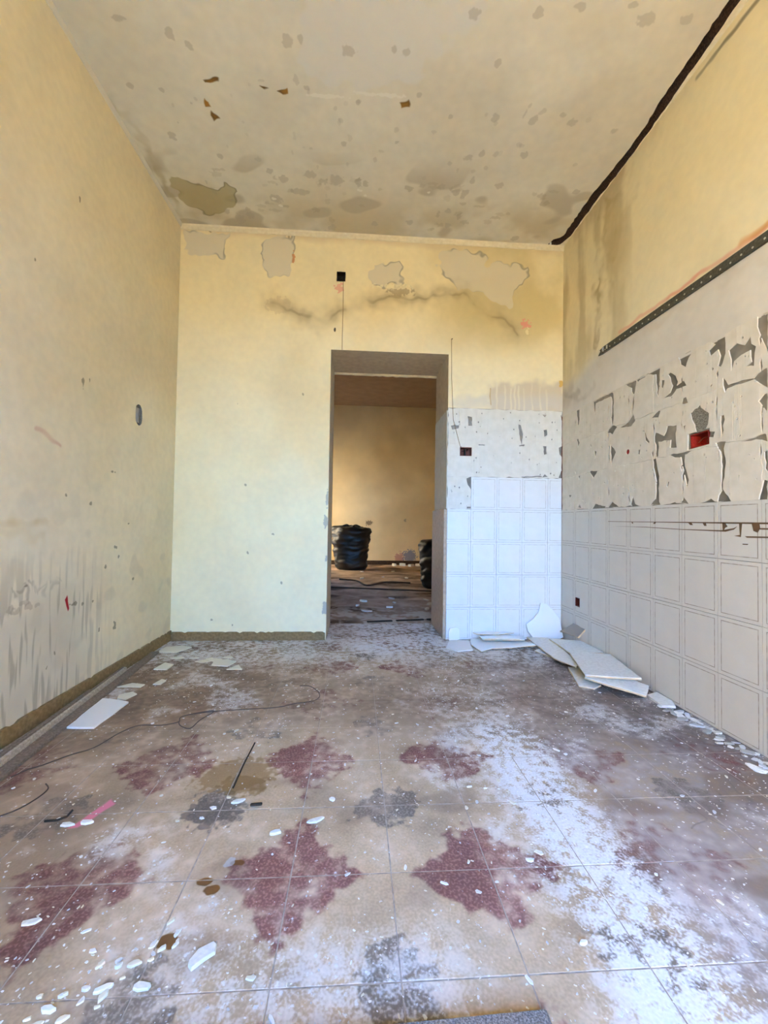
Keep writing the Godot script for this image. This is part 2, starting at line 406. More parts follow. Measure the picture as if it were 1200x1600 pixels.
func floor_px(x: float, z: float) -> Vector3:
	var n1 := na.get_noise_2d(x * 70, z * 70)
	var n2 := na.get_noise_2d(x * 330 + 50, z * 330)
	var n3 := nb.get_noise_2d(x * 1900, z * 1900)
	var n4 := nb.get_noise_2d(x * 10500 + 9, z * 10500)
	var warp := n2 * 0.22 + n3 * 0.16 + 0.10 * n1
	var a := (x + 0.15) / TILE
	var b := (z + 1.07) / TILE
	var ra := absf(a - 2.0 * roundf(a / 2.0))
	var rb := absf(b - 2.0 * roundf(b / 2.0))
	var red := smooth(0.76, 0.60, ra + rb + warp)
	var ga := 1.0 - ra
	var gb := 1.0 - rb
	var grey := smooth(0.36, 0.28, sqrt(ga * ga + gb * gb) + warp)
	var c := C_BEIGE.lerp(C_RED, red).lerp(C_GREY, grey)
	# pebbled face of the worn tile
	var pebble := smooth(0.05, 0.35, n4)
	c = c * (1.0 + 0.10 * n4) + Vector3(150, 135, 125) * pebble * 0.22 * maxf(red, grey)
	c = c * (1.0 + 0.16 * n2) * (1.0 - 0.10 * smooth(-0.3, -0.8, x))
	# trodden grey-brown dust
	var far := smooth(-1.45, -2.0, z + 0.25 * n1)
	var left := smooth(-0.45, -0.85, x + 0.2 * n1)
	var right := smooth(0.62, 0.85, x + 0.10 * n1)
	var dust := clampf(0.36 + 0.75 * n1 + 0.65 * n2 + 0.45 * n3 + 0.72 * far + 0.35 * left + 0.45 * right, 0.22, 0.95)
	var tone := Vector3(196, 172, 144).lerp(Vector3(166, 152, 142), clampf(right + n2 * 0.5, 0, 1)).lerp(Vector3(146, 122, 98), clampf((left * 0.9 + far * 0.7) * (0.75 + n1), 0, 1)).lerp(Vector3(122, 113, 108), 0.8 * smooth(0.85, 1.45, x + 0.2 * n1))
	tone = tone * (1.0 + 0.14 * n3 + 0.22 * n2)
	c = c.lerp(tone, dust)
	# dark scuffs
	c = c.lerp(Vector3(116, 98, 84), 0.4 * smooth(0.22, 0.5, nb.get_noise_2d(x * 210 + 400, z * 330)) * (0.6 + right * 0.6))
	# white band towards the door; plaster dust drifts by the back wall, thin blotches
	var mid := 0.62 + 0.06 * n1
	var white_band := smooth(0.22, 0.06, absf(x - mid)) * smooth(-1.9, -1.2, z + n1 * 0.6) + 0.7 * smooth(0.3, 0.1, absf(x - 0.55)) * smooth(-1.2, -1.6, z) * smooth(-2.9, -1.9, z) * 0.5
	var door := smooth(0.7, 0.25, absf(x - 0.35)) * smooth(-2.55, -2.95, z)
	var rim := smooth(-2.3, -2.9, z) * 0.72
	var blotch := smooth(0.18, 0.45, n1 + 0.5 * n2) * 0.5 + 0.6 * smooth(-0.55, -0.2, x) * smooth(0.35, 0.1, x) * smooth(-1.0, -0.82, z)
	var w := clampf(maxf(maxf(white_band, door), maxf(rim, blotch)), 0, 1)
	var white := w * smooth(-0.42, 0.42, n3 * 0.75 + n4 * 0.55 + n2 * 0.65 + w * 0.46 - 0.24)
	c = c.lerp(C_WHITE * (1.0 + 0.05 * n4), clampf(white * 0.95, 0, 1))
	# crumbs
	var v := cell_value.get_noise_2d(x * 100, z * 100)
	var d := cell_dist.get_noise_2d(x * 100, z * 100)
	var crumb := smooth(-0.62, -0.78, d + n4 * 0.15) * (1.0 if v > 0.62 - w * 0.5 - 0.25 * smooth(0.1, 0.4, n2) else 0.0)
	c = c.lerp(C_WHITE, crumb * 0.9)
	return c


func far_floor_px(x: float, z: float) -> Vector3:
	var n1 := na.get_noise_2d(x * 60, z * 60)
	var n2 := na.get_noise_2d(x * 260, z * 260)
	var n3 := nb.get_noise_2d(x * 1200, z * 1200)
	var c := Vector3(172, 146, 122) * (1.0 + 0.25 * n1 + 0.25 * n2)
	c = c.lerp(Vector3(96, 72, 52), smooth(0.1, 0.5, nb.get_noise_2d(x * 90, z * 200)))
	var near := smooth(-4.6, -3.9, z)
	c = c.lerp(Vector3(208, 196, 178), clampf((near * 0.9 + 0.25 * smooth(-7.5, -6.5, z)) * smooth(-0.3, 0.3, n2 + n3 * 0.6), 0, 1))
	return c


func left_px(d: float, y: float) -> Vector3:
	var n1 := na.get_noise_2d(d * 50, y * 50)
	var n2 := na.get_noise_2d(d * 200 + 30, y * 200)
	var n3 := nb.get_noise_2d(d * 1600, y * 1600)
	var c := Vector3(234, 217, 178).lerp(Vector3(224, 205, 164), smooth(-0.2, 0.4, n1))
	c = c.lerp(Vector3(220, 208, 186), 0.55 * smooth(2.4, 1.7, d + n1 * 0.4) * smooth(3.1, 1.2, y))
	c = c * (1.0 + 0.03 * n2 + 0.02 * n3)
	var dirt := smooth(0.78, 0.38, y + 0.15 * n1) * smooth(2.5, 1.85, d + 0.3 * n1)
	c = c.lerp(Vector3(212, 199, 172) * (1.0 + 0.10 * n2), 0.8 * dirt)
	var streak := smooth(0.02, 0.42, nb.get_noise_2d(d * 2600, y * 260) + 0.6 * n2 + 0.2 * n1)
	c = c.lerp(Vector3(150, 138, 116), 0.55 * streak * dirt)
	var scuff := smooth(0.3, 0.55, nb.get_noise_2d(d * 420 + 90, y * 420)) * smooth(1.25, 0.6, y)
	c = c.lerp(Vector3(180, 168, 142), 0.22 * scuff)
	return c


func back_px(x: float, y: float) -> Vector3:
	var n1 := na.get_noise_2d(x * 45 + 10, y * 45)
	var n2 := na.get_noise_2d(x * 190 + 30, y * 190)
	var n3 := nb.get_noise_2d(x * 1500, y * 1500)
	var c := Vector3(246, 231, 188).lerp(Vector3(238, 219, 172), smooth(-0.1, 0.4, n1))
	c = c * (1.0 + 0.025 * n2 + 0.015 * n3)
	# damp in the upper right and along the ceiling
	var damp := smooth(0.3, 0.9, x) * smooth(2.0, 2.5, y) * smooth(-0.2, 0.35, n1 + 0.5 * n2)
	c = c.lerp(Vector3(196, 180, 128), 0.55 * damp)
	c = c.lerp(Vector3(222, 200, 160), 0.6 * smooth(2.98, 3.04, y + n2 * 0.05))
	# where tiles and their plaster came off
	if x > DOOR_R - 0.01 and y < 1.765:
		c = Vector3(140, 134, 124) * (1.0 + 0.2 * n2 + 0.1 * n3)
	return c


func right_px(z: float, y: float) -> Vector3:
	var n1 := na.get_noise_2d(z * 45 + 70, y * 45)
	var n2 := na.get_noise_2d(z * 190 + 30, y * 190)
	var n3 := nb.get_noise_2d(z * 1500, y * 1500)
	var c := Vector3(236, 221, 182).lerp(Vector3(230, 213, 172), smooth(-0.1, 0.4, n1))
	# damp running down beside the corner
	var damp := smooth(-2.15, -2.6, z + 0.25 * n1 + 0.12 * (3.0 - y)) * smooth(-0.25, 0.25, na.get_noise_2d(z * 260, y * 40) + 0.4 * n2)
	c = c.lerp(Vector3(178, 156, 112), 0.5 * damp * smooth(1.7, 2.2, y))
	# bare skim coat below the rail, rubbed into the paint near the corner
	var edge := 2.02 + 0.012 * n2
	if z < -2.67:
		edge = lerpf(2.0, 1.86, clampf((-2.67 - z) / 0.4, 0, 1)) + 0.05 * n2
	var skim := smooth(edge + 0.02 + 0.10 * smooth(-2.6, -2.75, z), edge, y)
	c = c.lerp(Vector3(216, 207, 192) * (1.0 + 0.04 * n2), skim)
	c = c.lerp(Vector3(160, 142, 118), 0.4 * skim * smooth(-2.55, -2.8, z) * smooth(1.7, 1.85, y) * smooth(-0.2, 0.3, n2))
	c = c * (1.0 + 0.025 * n2 + 0.015 * n3)
	if y < 1.715 + 0.012 * n2:
		c = Vector3(128, 120, 106) * (1.0 + 0.25 * n2 + 0.12 * n3)
	return c


func ceil_px(x: float, z: float) -> Vector3:
	var n1 := na.get_noise_2d(x * 40, z * 40 + 200)
	var n2 := na.get_noise_2d(x * 170 + 30, z * 170)
	var n3 := nb.get_noise_2d(x * 1200, z * 1200)
	var c := Vector3(228, 221, 202).lerp(Vector3(220, 210, 188), smooth(-0.2, 0.4, n1))
	c = c * (1.0 + 0.035 * n2 + 0.02 * n3)
	var back := smooth(-2.62, -3.05, z + 0.18 * n1)
	c = c.lerp(Vector3(196, 182, 150), back * smooth(-0.35, 0.3, n2 + 0.4 * n1) * 0.75)
	c = c.lerp(Vector3(188, 176, 152), 0.7 * smooth(0.25, 0.42, nb.get_noise_2d(x * 190, z * 300)) * smooth(-2.4, -2.7, z))
	return c


func far_wall_px(x: float, y: float) -> Vector3:
	var n1 := na.get_noise_2d(x * 40 + 300, y * 40)
	var n2 := na.get_noise_2d(x * 160, y * 160)
	var c := Vector3(232, 210, 164).lerp(Vector3(220, 194, 146), smooth(-0.2, 0.4, n1))
	return c * (1.0 + 0.05 * n2)


func stamp_e(on: String, u: float, v: float, ru: float, rv: float, c: Vector3, alpha: float, wobble := 0.3) -> void:
	stamps[on].append({"box": Rect2(u - ru * 1.6, v - rv * 1.6, ru * 3.2, rv * 3.2), "e": [u, v, ru, rv], "c": c, "a": alpha, "w": wobble})


func stamp_p(on: String, poly: PackedVector2Array, c: Vector3, alpha: float, wobble := 0.01, feather := 0.004, rim := 0.0) -> void:
	var bounds := Rect2(poly[0], Vector2.ZERO)
	for p in poly:
		bounds = bounds.expand(p)
	stamps[on].append({"box": bounds.grow(wobble + feather + rim * 0.01), "p": poly, "c": c, "a": alpha, "w": wobble, "f": feather, "rim": rim})


func stamp_l(on: String, line: PackedVector2Array, width: float, c: Vector3, alpha: float, wobble := 0.01, patchy := 0.0) -> void:
	var bounds := Rect2(line[0], Vector2.ZERO)
	for p in line:
		bounds = bounds.expand(p)
	stamps[on].append({"box": bounds.grow(wobble + width), "l": line, "width": width, "c": c, "a": alpha, "w": wobble, "patchy": patchy})


func edge_distance(p: Vector2, poly: PackedVector2Array, closed: bool) -> float:
	var best := 1e9
	var n := poly.size()
	for i in (n if closed else n - 1):
		var a := poly[i]
		var e := poly[(i + 1) % n] - a
		var t := clampf((p - a).dot(e) / maxf(e.length_squared(), 1e-9), 0.0, 1.0)
		best = minf(best, p.distance_squared_to(a + e * t))
	return sqrt(best)


func paint_band(on: String, j0: int, j1: int) -> PackedByteArray:
	var size: Vector2i = SIZE[on]
	var rect: Rect2 = RECT[on]
	var out := PackedByteArray()
	out.resize(size.x * (j1 - j0) * 3)
	var du := rect.size.x / size.x
	var dv := rect.size.y / size.y
	var k := 0
	for j in range(j0, j1):
		var v := rect.end.y - (j + 0.5) * dv
		for i in size.x:
			var u := rect.position.x + (i + 0.5) * du
			var c: Vector3
			match on:
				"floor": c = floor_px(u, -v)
				"far_floor": c = far_floor_px(u, -v)
				"left": c = left_px(u, v)
				"back": c = back_px(u, v)
				"right": c = right_px(u, v)
				"ceil": c = ceil_px(u, v)
				_: c = far_wall_px(u, v)
			out[k] = clampi(int(c.x), 0, 255)
			out[k + 1] = clampi(int(c.y), 0, 255)
			out[k + 2] = clampi(int(c.z), 0, 255)
			k += 3
	for s in stamps[on]:
		var b: Rect2 = s.box
		var i0 := maxi(0, int((b.position.x - rect.position.x) / du))
		var i1 := mini(size.x - 1, int((b.end.x - rect.position.x) / du))
		var r0 := maxi(j0, int((rect.end.y - b.end.y) / dv))
		var r1 := mini(j1 - 1, int((rect.end.y - b.position.y) / dv))
		for j in range(r0, r1 + 1):
			for i in range(i0, i1 + 1):
				var p := Vector2(rect.position.x + (i + 0.5) * du, rect.end.y - (j + 0.5) * dv)
				var f := 0.0
				if s.has("e"):
					var e: Array = s.e
					var q := Vector2((p.x - e[0]) / e[2], (p.y - e[1]) / e[3])
					f = smooth(1.08, 0.86, q.length() + s.w * nb.get_noise_2d(p.x * 2600, p.y * 2600) + 0.5 * s.w * nb.get_noise_2d(p.x * 700, p.y * 700))
				else:
					var moved: Vector2 = p + Vector2(nb.get_noise_2d(p.x * 700, p.y * 700), nb.get_noise_2d(p.x * 700 + 500, p.y * 700)) * s.w * 2.0
					if s.has("p"):
						var d := edge_distance(moved, s.p, true)
						if not Geometry2D.is_point_in_polygon(moved, s.p):
							d = -d
						f = smooth(-s.f, s.f, d)
						if s.rim > 0.0 and d > -0.004 and d < 0.012:
							var at := ((j - j0) * size.x + i) * 3
							var dark: float = 1.0 - s.rim * (1.0 - absf(d - 0.003) / 0.010) * smooth(-0.2, 0.3, nb.get_noise_2d(p.x * 300, p.y * 300))
							dark = clampf(dark, 0.3, 1.0)
							for ch in 3:
								out[at + ch] = int(out[at + ch] * (1.0 - f * s.a) + s.c[ch] * f * s.a)
								out[at + ch] = int(out[at + ch] * dark)
							continue
					else:
						var d := edge_distance(moved, s.l, false)
						f = smooth(s.width, s.width * 0.15, d)
						if s.patchy > 0.0:
							f *= 1.0 - s.patchy + s.patchy * smooth(-0.3, 0.3, na.get_noise_2d(p.x * 260, p.y * 260))
				f *= s.a
				if f > 0.004:
					var at := ((j - j0) * size.x + i) * 3
					for ch in 3:
						out[at + ch] = int(out[at + ch] * (1.0 - f) + s.c[ch] * f)
	return out


func paint_all() -> void:
	var jobs := []
	for on in SIZE:
		var rows := 64
		for j in range(0, SIZE[on].y, rows):
			jobs.append([on, j, mini(j + rows, SIZE[on].y)])
	var results := []
	results.resize(jobs.size())
	var work := func(k: int) -> void: results[k] = paint_band(jobs[k][0], jobs[k][1], jobs[k][2])
	var id := WorkerThreadPool.add_group_task(work, jobs.size())
	WorkerThreadPool.wait_for_group_task_completion(id)
	var whole := {}
	for on in SIZE:
		whole[on] = PackedByteArray()
	for k in jobs.size():
		whole[jobs[k][0]].append_array(results[k])
	for on in SIZE:
		T[on] = ImageTexture.create_from_image(Image.create_from_data(SIZE[on].x, SIZE[on].y, false, Image.FORMAT_RGB8, whole[on]))


func mat(c: Color, rough: float, tex: Texture2D = null, relief := 0.0, spec := 0.4) -> StandardMaterial3D:
	var m := StandardMaterial3D.new()
	m.albedo_color = c
	m.roughness = rough
	m.metallic_specular = spec
	if tex:
		m.albedo_texture = tex
		if relief != 0.0:
			m.heightmap_enabled = true
			m.heightmap_texture = tex
			m.heightmap_scale = relief
	return m


# a rough material seen in small pieces: colour grain and relief from one noise, laid on three planes
func grain(dark: Color, light: Color, scale: float, rough: float, relief: float, freq := 0.03) -> StandardMaterial3D:
	var noise := FastNoiseLite.new()
	noise.seed = 11
	noise.frequency = freq
	noise.fractal_octaves = 5
	var t := NoiseTexture2D.new()
	t.width = 256
	t.height = 256
	t.seamless = true
	t.noise = noise
	var g := Gradient.new()
	g.set_color(0, dark)
	g.set_color(1, light)
	t.color_ramp = g
	var m := mat(Color.WHITE, rough, t, relief)
	m.uv1_triplanar = true
	m.uv1_world_triplanar = true
	m.uv1_scale = Vector3.ONE * scale
	return m


func tile_texture(base: Vector3, line: Vector3, seed_at: int) -> ImageTexture:
	var w := 160
	var h := 200
	var data := PackedByteArray()
	data.resize(w * h * 3)
	var k := 0
	for j in h:
		for i in w:
			# millimetres from the tile's edge
			var x := minf(i + 0.5, w - i - 0.5) * 200.0 / w
			var y := minf(j + 0.5, h - j - 0.5) * 250.0 / h
			var n := na.get_noise_2d(i * 0.9 + seed_at * 50, j * 0.9)
			var c := base * (1.0 + 0.018 * n)
			var inset := minf(x, y)
			var f := smooth(2.0, 0.9, absf(inset - 17.0)) * (0.55 + 0.5 * smooth(-0.4, 0.4, nb.get_noise_2d(i * 3.0 + seed_at * 90, j * 3.0)))
			c = c.lerp(line, clampf(f, 0, 1))
			c = c.lerp(line, 0.25 * smooth(1.6, 0.4, inset))
			data[k] = clampi(int(c.x), 0, 255)
			data[k + 1] = clampi(int(c.y), 0, 255)
			data[k + 2] = clampi(int(c.z), 0, 255)
			k += 3
	return ImageTexture.create_from_image(Image.create_from_data(w, h, false, Image.FORMAT_RGB8, data))


func _ready() -> void:
	# camera
	var cam := Camera3D.new()
	cam.name = "camera"
	cam.fov = 101.49
	cam.near = 0.02
	cam.far = 200.0
	cam.position = Vector3(0, 0.882, 0)
	cam.rotation = Vector3(deg_to_rad(1.369), deg_to_rad(-3.667), deg_to_rad(0.852))
	cam.current = true
	add_child(cam)
	# sky, sun, exposure
	var sky_mat := ProceduralSkyMaterial.new()
	sky_mat.sky_top_color = Color(0.32, 0.60, 0.98)
	sky_mat.sky_horizon_color = Color(0.50, 0.77, 1.0)
	sky_mat.sky_curve = 0.2
	sky_mat.ground_horizon_color = Color(0.78, 0.73, 0.62)
	sky_mat.ground_bottom_color = Color(0.78, 0.73, 0.62)
	sky_mat.sky_energy_multiplier = 4.1
	sky_mat.ground_energy_multiplier = 2.5
	var sky := Sky.new()
	sky.sky_material = sky_mat
	var env := Environment.new()
	env.background_mode = Environment.BG_SKY
	env.sky = sky
	env.tonemap_mode = Environment.TONE_MAPPER_LINEAR
	env.tonemap_exposure = 1.62
	env.sdfgi_enabled = true
	env.ssao_enabled = true
	env.ssil_enabled = true
	var world := WorldEnvironment.new()
	world.name = "world"
	world.environment = env
	add_child(world)
	var sun := DirectionalLight3D.new()
	sun.name = "sun"
	sun.light_color = Color(1.0, 0.95, 0.84)
	sun.light_energy = 36.0
	sun.shadow_enabled = true
	add_child(sun)
	sun.look_at_from_position(Vector3(6.0, 7.5, 3.5), Vector3.ZERO, Vector3.UP)

	na.seed = 3
	na.frequency = 0.01
	na.fractal_octaves = 4
	nb.seed = 8
	nb.frequency = 0.01
	nb.fractal_octaves = 2
	cell_value.seed = 5
	cell_value.noise_type = FastNoiseLite.TYPE_CELLULAR
	cell_value.cellular_return_type = FastNoiseLite.RETURN_CELL_VALUE
	cell_value.frequency = 0.6
	cell_dist.seed = 5
	cell_dist.noise_type = FastNoiseLite.TYPE_CELLULAR
	cell_dist.cellular_return_type = FastNoiseLite.RETURN_DISTANCE
	cell_dist.frequency = 0.6
	rng.seed = 77
	set_stains()
	paint_all()
	set_materials()
	shell()
	laid_floor()
	laid_walls()
	far_room()
	fittings()
	planks_and_cable()
	tile_heap()
	rubble_row()
	chips()


func set_stains() -> void:
	for on in SIZE:
		stamps[on] = []
	# back wall: flaked paint, a sooty tide line, drips over the old tiling
	for p in BACK_PEEL:
		stamp_p("back", v2(p), Vector3(222, 212, 188), 0.8, 0.022, 0.005, 0.25)
	stamp_l("back", v2(BACK_SMEAR), 0.13, Vector3(186, 170, 130), 0.34, 0.03, 0.5)
	stamp_l("back", v2(BACK_SMEAR), 0.05, Vector3(172, 154, 116), 0.36, 0.02, 0.7)
	stamp_l("back", v2(BACK_SMEAR), 0.016, Vector3(146, 126, 96), 0.4, 0.012, 0.95)
	stamp_e("back", 0.30, 2.655, 0.10, 0.035, Vector3(150, 132, 104), 0.5, 0.9)
	stamp_e("back", 0.24, 2.685, 0.13, 0.02, Vector3(246, 236, 196), 0.7, 0.8)
	stamp_e("back", -0.62, 2.50, 0.10, 0.06, Vector3(196, 176, 140), 0.3, 0.5)
	stamp_p("back", v2(BACK_GREY), Vector3(206, 188, 160), 0.7, 0.02, 0.03)
	stamp_p("back", v2([[1.0, 1.87], [1.6, 1.88], [1.6, 1.76], [0.69, 1.76], [0.69, 1.80]]), Vector3(214, 206, 192), 0.6, 0.02, 0.05)
	for k in 9:
		var x := 1.06 + k * 0.047 + 0.02 * sin(k * 7.3)
		stamp_l("back", v2([[x, 1.97 - 0.02 * (k % 3)], [x + 0.004, 1.77]]), 0.011, Vector3(236, 224, 192), 0.7, 0.004, 0.5)
	stamp_l("back", v2([[1.01, 1.93], [1.012, 1.80]]), 0.008, Vector3(190, 150, 90), 0.7, 0.006, 0.6)
	stamp_e("back", 1.28, 2.44, 0.035, 0.028, Vector3(232, 150, 136), 0.8, 0.9)
	stamp_e("back", 1.30, 2.39, 0.02, 0.02, Vector3(240, 226, 180), 0.8, 0.9)
	stamp_e("back", -0.19, 2.33, 0.008, 0.018, Vector3(70, 62, 50), 0.9, 0.5)
	stamp_e("back", -0.165, 2.655, 0.03, 0.04, Vector3(236, 176, 150), 0.8, 0.8)
	stamp_e("back", -0.51, 2.86, 0.012, 0.05, Vector3(206, 132, 84), 0.8, 0.7)
	stamp_e("back", 1.575, 1.985, 0.018, 0.03, Vector3(216, 166, 70), 0.8, 0.5)
	for s in [[-1.13, 3.03], [-0.55, 3.02], [-0.9, 1.74], [-0.42, 1.83], [-0.62, 0.78], [-0.80, 0.64], [-0.55, 0.42], [-1.05, 0.15], [-0.9, 0.11], [-0.83, 1.14]]:
		stamp_e("back", s[0], s[1], 0.008, 0.008, Vector3(150, 132, 104), 0.6, 1.0)
	for s in [[-0.23, 0.24, 0.02, 0.05], [-0.235, 0.88, 0.014, 0.05], [-0.225, 0.60, 0.012, 0.03], [-0.226, 1.05, 0.01, 0.06]]:
		stamp_e("back", s[0], s[1], s[2], s[3], Vector3(182, 172, 152), 0.85, 0.6)
	# left wall
	stamp_p("left", v2([[2.048, 0.52], [2.03, 0.50], [2.042, 0.47], [2.058, 0.445], [2.065, 0.455], [2.052, 0.49]]), Vector3(160, 20, 28), 1.0, 0.006, 0.002)
	stamp_l("left", v2([[1.60, 0.862], [1.80, 0.856], [1.90, 0.868]]), 0.020, Vector3(182, 150, 92), 0.5, 0.008, 0.8)
	stamp_l("left", v2([[1.66, 0.83], [1.86, 0.80]]), 0.06, Vector3(206, 182, 130), 0.45, 0.03, 0.6)
	stamp_l("left", v2([[1.83, 1.26], [1.93, 1.205], [1.97, 1.19]]), 0.014, Vector3(206, 164, 138), 0.7, 0.01, 0.4)
	for s in [[2.046, 2.394, 0.006, 0.012], [1.789, 1.943, 0.006, 0.010], [2.112, 1.538, 0.011, 0.028], [2.16, 1.56, 0.006, 0.02], [2.372, 1.135, 0.02, 0.006], [2.40, 1.135, 0.008, 0.004], [2.24, 0.453, 0.008, 0.008], [2.10, 0.47, 0.03, 0.010], [2.16, 0.46, 0.012, 0.008], [2.43, 0.72, 0.02, 0.012], [2.46, 0.66, 0.012, 0.012], [2.62, 0.52, 0.016, 0.014], [2.30, 0.30, 0.012, 0.014], [2.44, 0.28, 0.014, 0.03], [1.80, 0.60, 0.02, 0.01], [1.98, 0.27, 0.01, 0.016], [1.93, 0.22, 0.012, 0.012], [2.34, 0.62, 0.010, 0.012], [2.55, 0.85, 0.012, 0.008], [2.2, 0.95, 0.02, 0.014], [2.02, 0.98, 0.014, 0.012]]:
		stamp_e("left", s[0], s[1], s[2] * 0.75, s[3] * 0.75, Vector3(110, 98, 76), 0.6, 1.1)
	for k in 12:
		stamp_l("left", v2([[1.73 + k * 0.022, 0.60 + 0.02 * sin(k * 5.1)], [1.745 + k * 0.022, 0.575 + 0.02 * sin(k * 3.7)]]), 0.011, Vector3(140, 126, 106), 0.4, 0.02, 0.9)
	for k in 5:
		stamp_e("left", 1.72 + k * 0.035, 0.52 + 0.015 * sin(k * 4.0), 0.02, 0.012, Vector3(150, 134, 114), 0.35, 1.2)
	# right wall
	stamp_l("right", v2([[-2.45, 2.066], [-2.0, 2.068], [-1.3, 2.062]]), 0.018, Vector3(226, 150, 124), 0.75, 0.006, 0.4)
	stamp_l("right", v2([[-1.62, 2.075], [-1.1, 2.075]]), 0.022, Vector3(216, 150, 84), 0.7, 0.006, 0.5)
	stamp_l("right", v2([[-1.85, 3.028], [-1.70, 3.024], [-1.2, 3.02]]), 0.019, Vector3(140, 128, 102), 0.85, 0.006, 0.3)
	stamp_l("right", v2([[-2.66, 1.96], [-2.2, 1.97], [-1.4, 1.95]]), 0.03, Vector3(196, 180, 158), 0.25, 0.02, 0.8)
	stamp_l("right", v2([[-2.66, 2.5], [-2.68, 2.3], [-2.70, 2.1]]), 0.03, Vector3(160, 136, 96), 0.55, 0.03, 0.7)
	stamp_l("right", v2([[-2.55, 2.95], [-2.62, 2.6], [-2.68, 2.25]]), 0.10, Vector3(184, 162, 116), 0.55, 0.06, 0.9)
	stamp_l("right", v2([[-2.2, 2.98], [-2.45, 2.8], [-2.55, 2.6]]), 0.10, Vector3(194, 172, 126), 0.45, 0.06, 0.9)
	stamp_l("right", v2([[-3.13, 1.9], [-2.9, 1.78], [-2.75, 1.80]]), 0.05, Vector3(150, 136, 116), 0.5, 0.03, 0.8)
	# ceiling
	stamp_p("ceil", v2(CEIL_PEEL[0]), Vector3(176, 162, 118), 0.75, 0.02, 0.006, 0.2)
	stamp_p("ceil", v2(CEIL_PEEL[1]), Vector3(226, 222, 212), 0.75, 0.03, 0.02)
	for s in CEIL_SPOTS:
		stamp_e("ceil", s[0], s[1], s[2], s[3], Vector3(182, 172, 152), 0.46, 0.5)
	for k in 60:
		var c := rng.randfn(-0.1, 0.7)
		stamp_e("ceil", c, -2.05 - absf(rng.randfn(0.0, 0.55)), rng.randf_range(0.006, 0.018), rng.randf_range(0.006, 0.022), Vector3(178, 168, 150), rng.randf_range(0.12, 0.34), 0.6)
	for k in 46:
		stamp_e("ceil", rng.randf_range(-1.0, 1.3), -2.62 - rng.randf() * 0.45, rng.randf_range(0.012, 0.04), rng.randf_range(0.010, 0.03), Vector3(172, 160, 132), rng.randf_range(0.15, 0.42), 0.7)
	for p in CEIL_RUST:
		stamp_p("ceil", v2(p), Vector3(156, 110, 46), 0.95, 0.010, 0.004, 0.3)
	for s in [[-0.02, -2.72, 0.02], [0.02, -2.76, 0.012], [-0.6, -2.84, 0.02], [-0.57, -2.90, 0.016], [0.44, -2.70, 0.016], [-0.2, -2.12, 0.10], [0.1, -2.09, 0.12]]:
		stamp_e("ceil", s[0], s[1], s[2], 0.010, Vector3(238, 232, 216), 0.8, 0.7)
	stamp_l("ceil", v2([[-1.32, -2.2], [-1.27, -2.45], [-1.29, -2.8], [-1.31, -3.1]]), 0.03, Vector3(182, 168, 130), 0.6, 0.02, 0.7)
	# floor: paint stroke, oil drops, a damp patch with its stain, boot marks
	stamp_p("floor", v2([[-0.80, 1.26], [-0.775, 1.27], [-0.735, 1.37], [-0.75, 1.385], [-0.775, 1.35]]), Vector3(236, 132, 150), 0.85, 0.006, 0.004)
	for s in [[-0.359, 1.067, 0.019, 0.012], [-0.330, 1.040, 0.018, 0.014], [-0.379, 0.92, 0.022, 0.018], [-0.29, 1.12, 0.018, 0.010]]:
		stamp_e("floor", s[0], s[1], s[2], s[3], Vector3(112, 72, 30), 0.85, 0.35)
	stamp_e("floor", -0.40, 1.50, 0.14, 0.10, Vector3(140, 108, 66), 0.55, 0.35)
	stamp_e("floor", -0.36, 1.44, 0.08, 0.06, Vector3(120, 90, 48), 0.45, 0.4)
	stamp_e("floor", -0.42, 1.31, 0.07, 0.06, Vector3(92, 82, 74), 0.5, 0.6)
	stamp_e("floor", -0.315, 1.122, 0.016, 0.012, Vector3(186, 194, 204), 0.6, 0.8)
	stamp_e("floor", -0.22, 2.05, 0.09, 0.06, Vector3(120, 100, 78), 0.4, 0.6)
	stamp_e("floor", -0.55, 2.42, 0.10, 0.06, Vector3(116, 96, 76), 0.35, 0.6)
	stamp_e("floor", -0.30, 2.35, 0.07, 0.05, Vector3(116, 96, 76), 0.4, 0.6)
	for k in 18:
		var x := rng.randf_range(0.75, 1.45)
		var d := rng.randf_range(1.0, 2.4)
		var a := rng.randf_range(0.4, 1.5)
		var r := rng.randf_range(0.03, 0.10)
		stamp_l("floor", v2([[x, d], [x + cos(a) * r, d + sin(a) * r], [x + cos(a + 0.5) * r * 1.8, d + sin(a + 0.5) * r * 1.8]]), rng.randf_range(0.004, 0.010), Vector3(104, 94, 90), 0.35, 0.012, 0.8)
	# far wall: scuffs by the floor
	stamp_e("far_wall", 0.90, 0.14, 0.10, 0.12, Vector3(176, 110, 110), 0.6, 0.6)
	stamp_e("far_wall", 1.10, 0.17, 0.14, 0.14, Vector3(110, 116, 150), 0.7, 0.6)
	stamp_e("far_wall", 0.25, 0.86, 0.07, 0.05, Vector3(120, 100, 76), 0.8, 0.5)
	stamp_e("far_wall", 0.997, 0.92, 0.03, 0.03, Vector3(140, 130, 110), 0.6, 0.5)


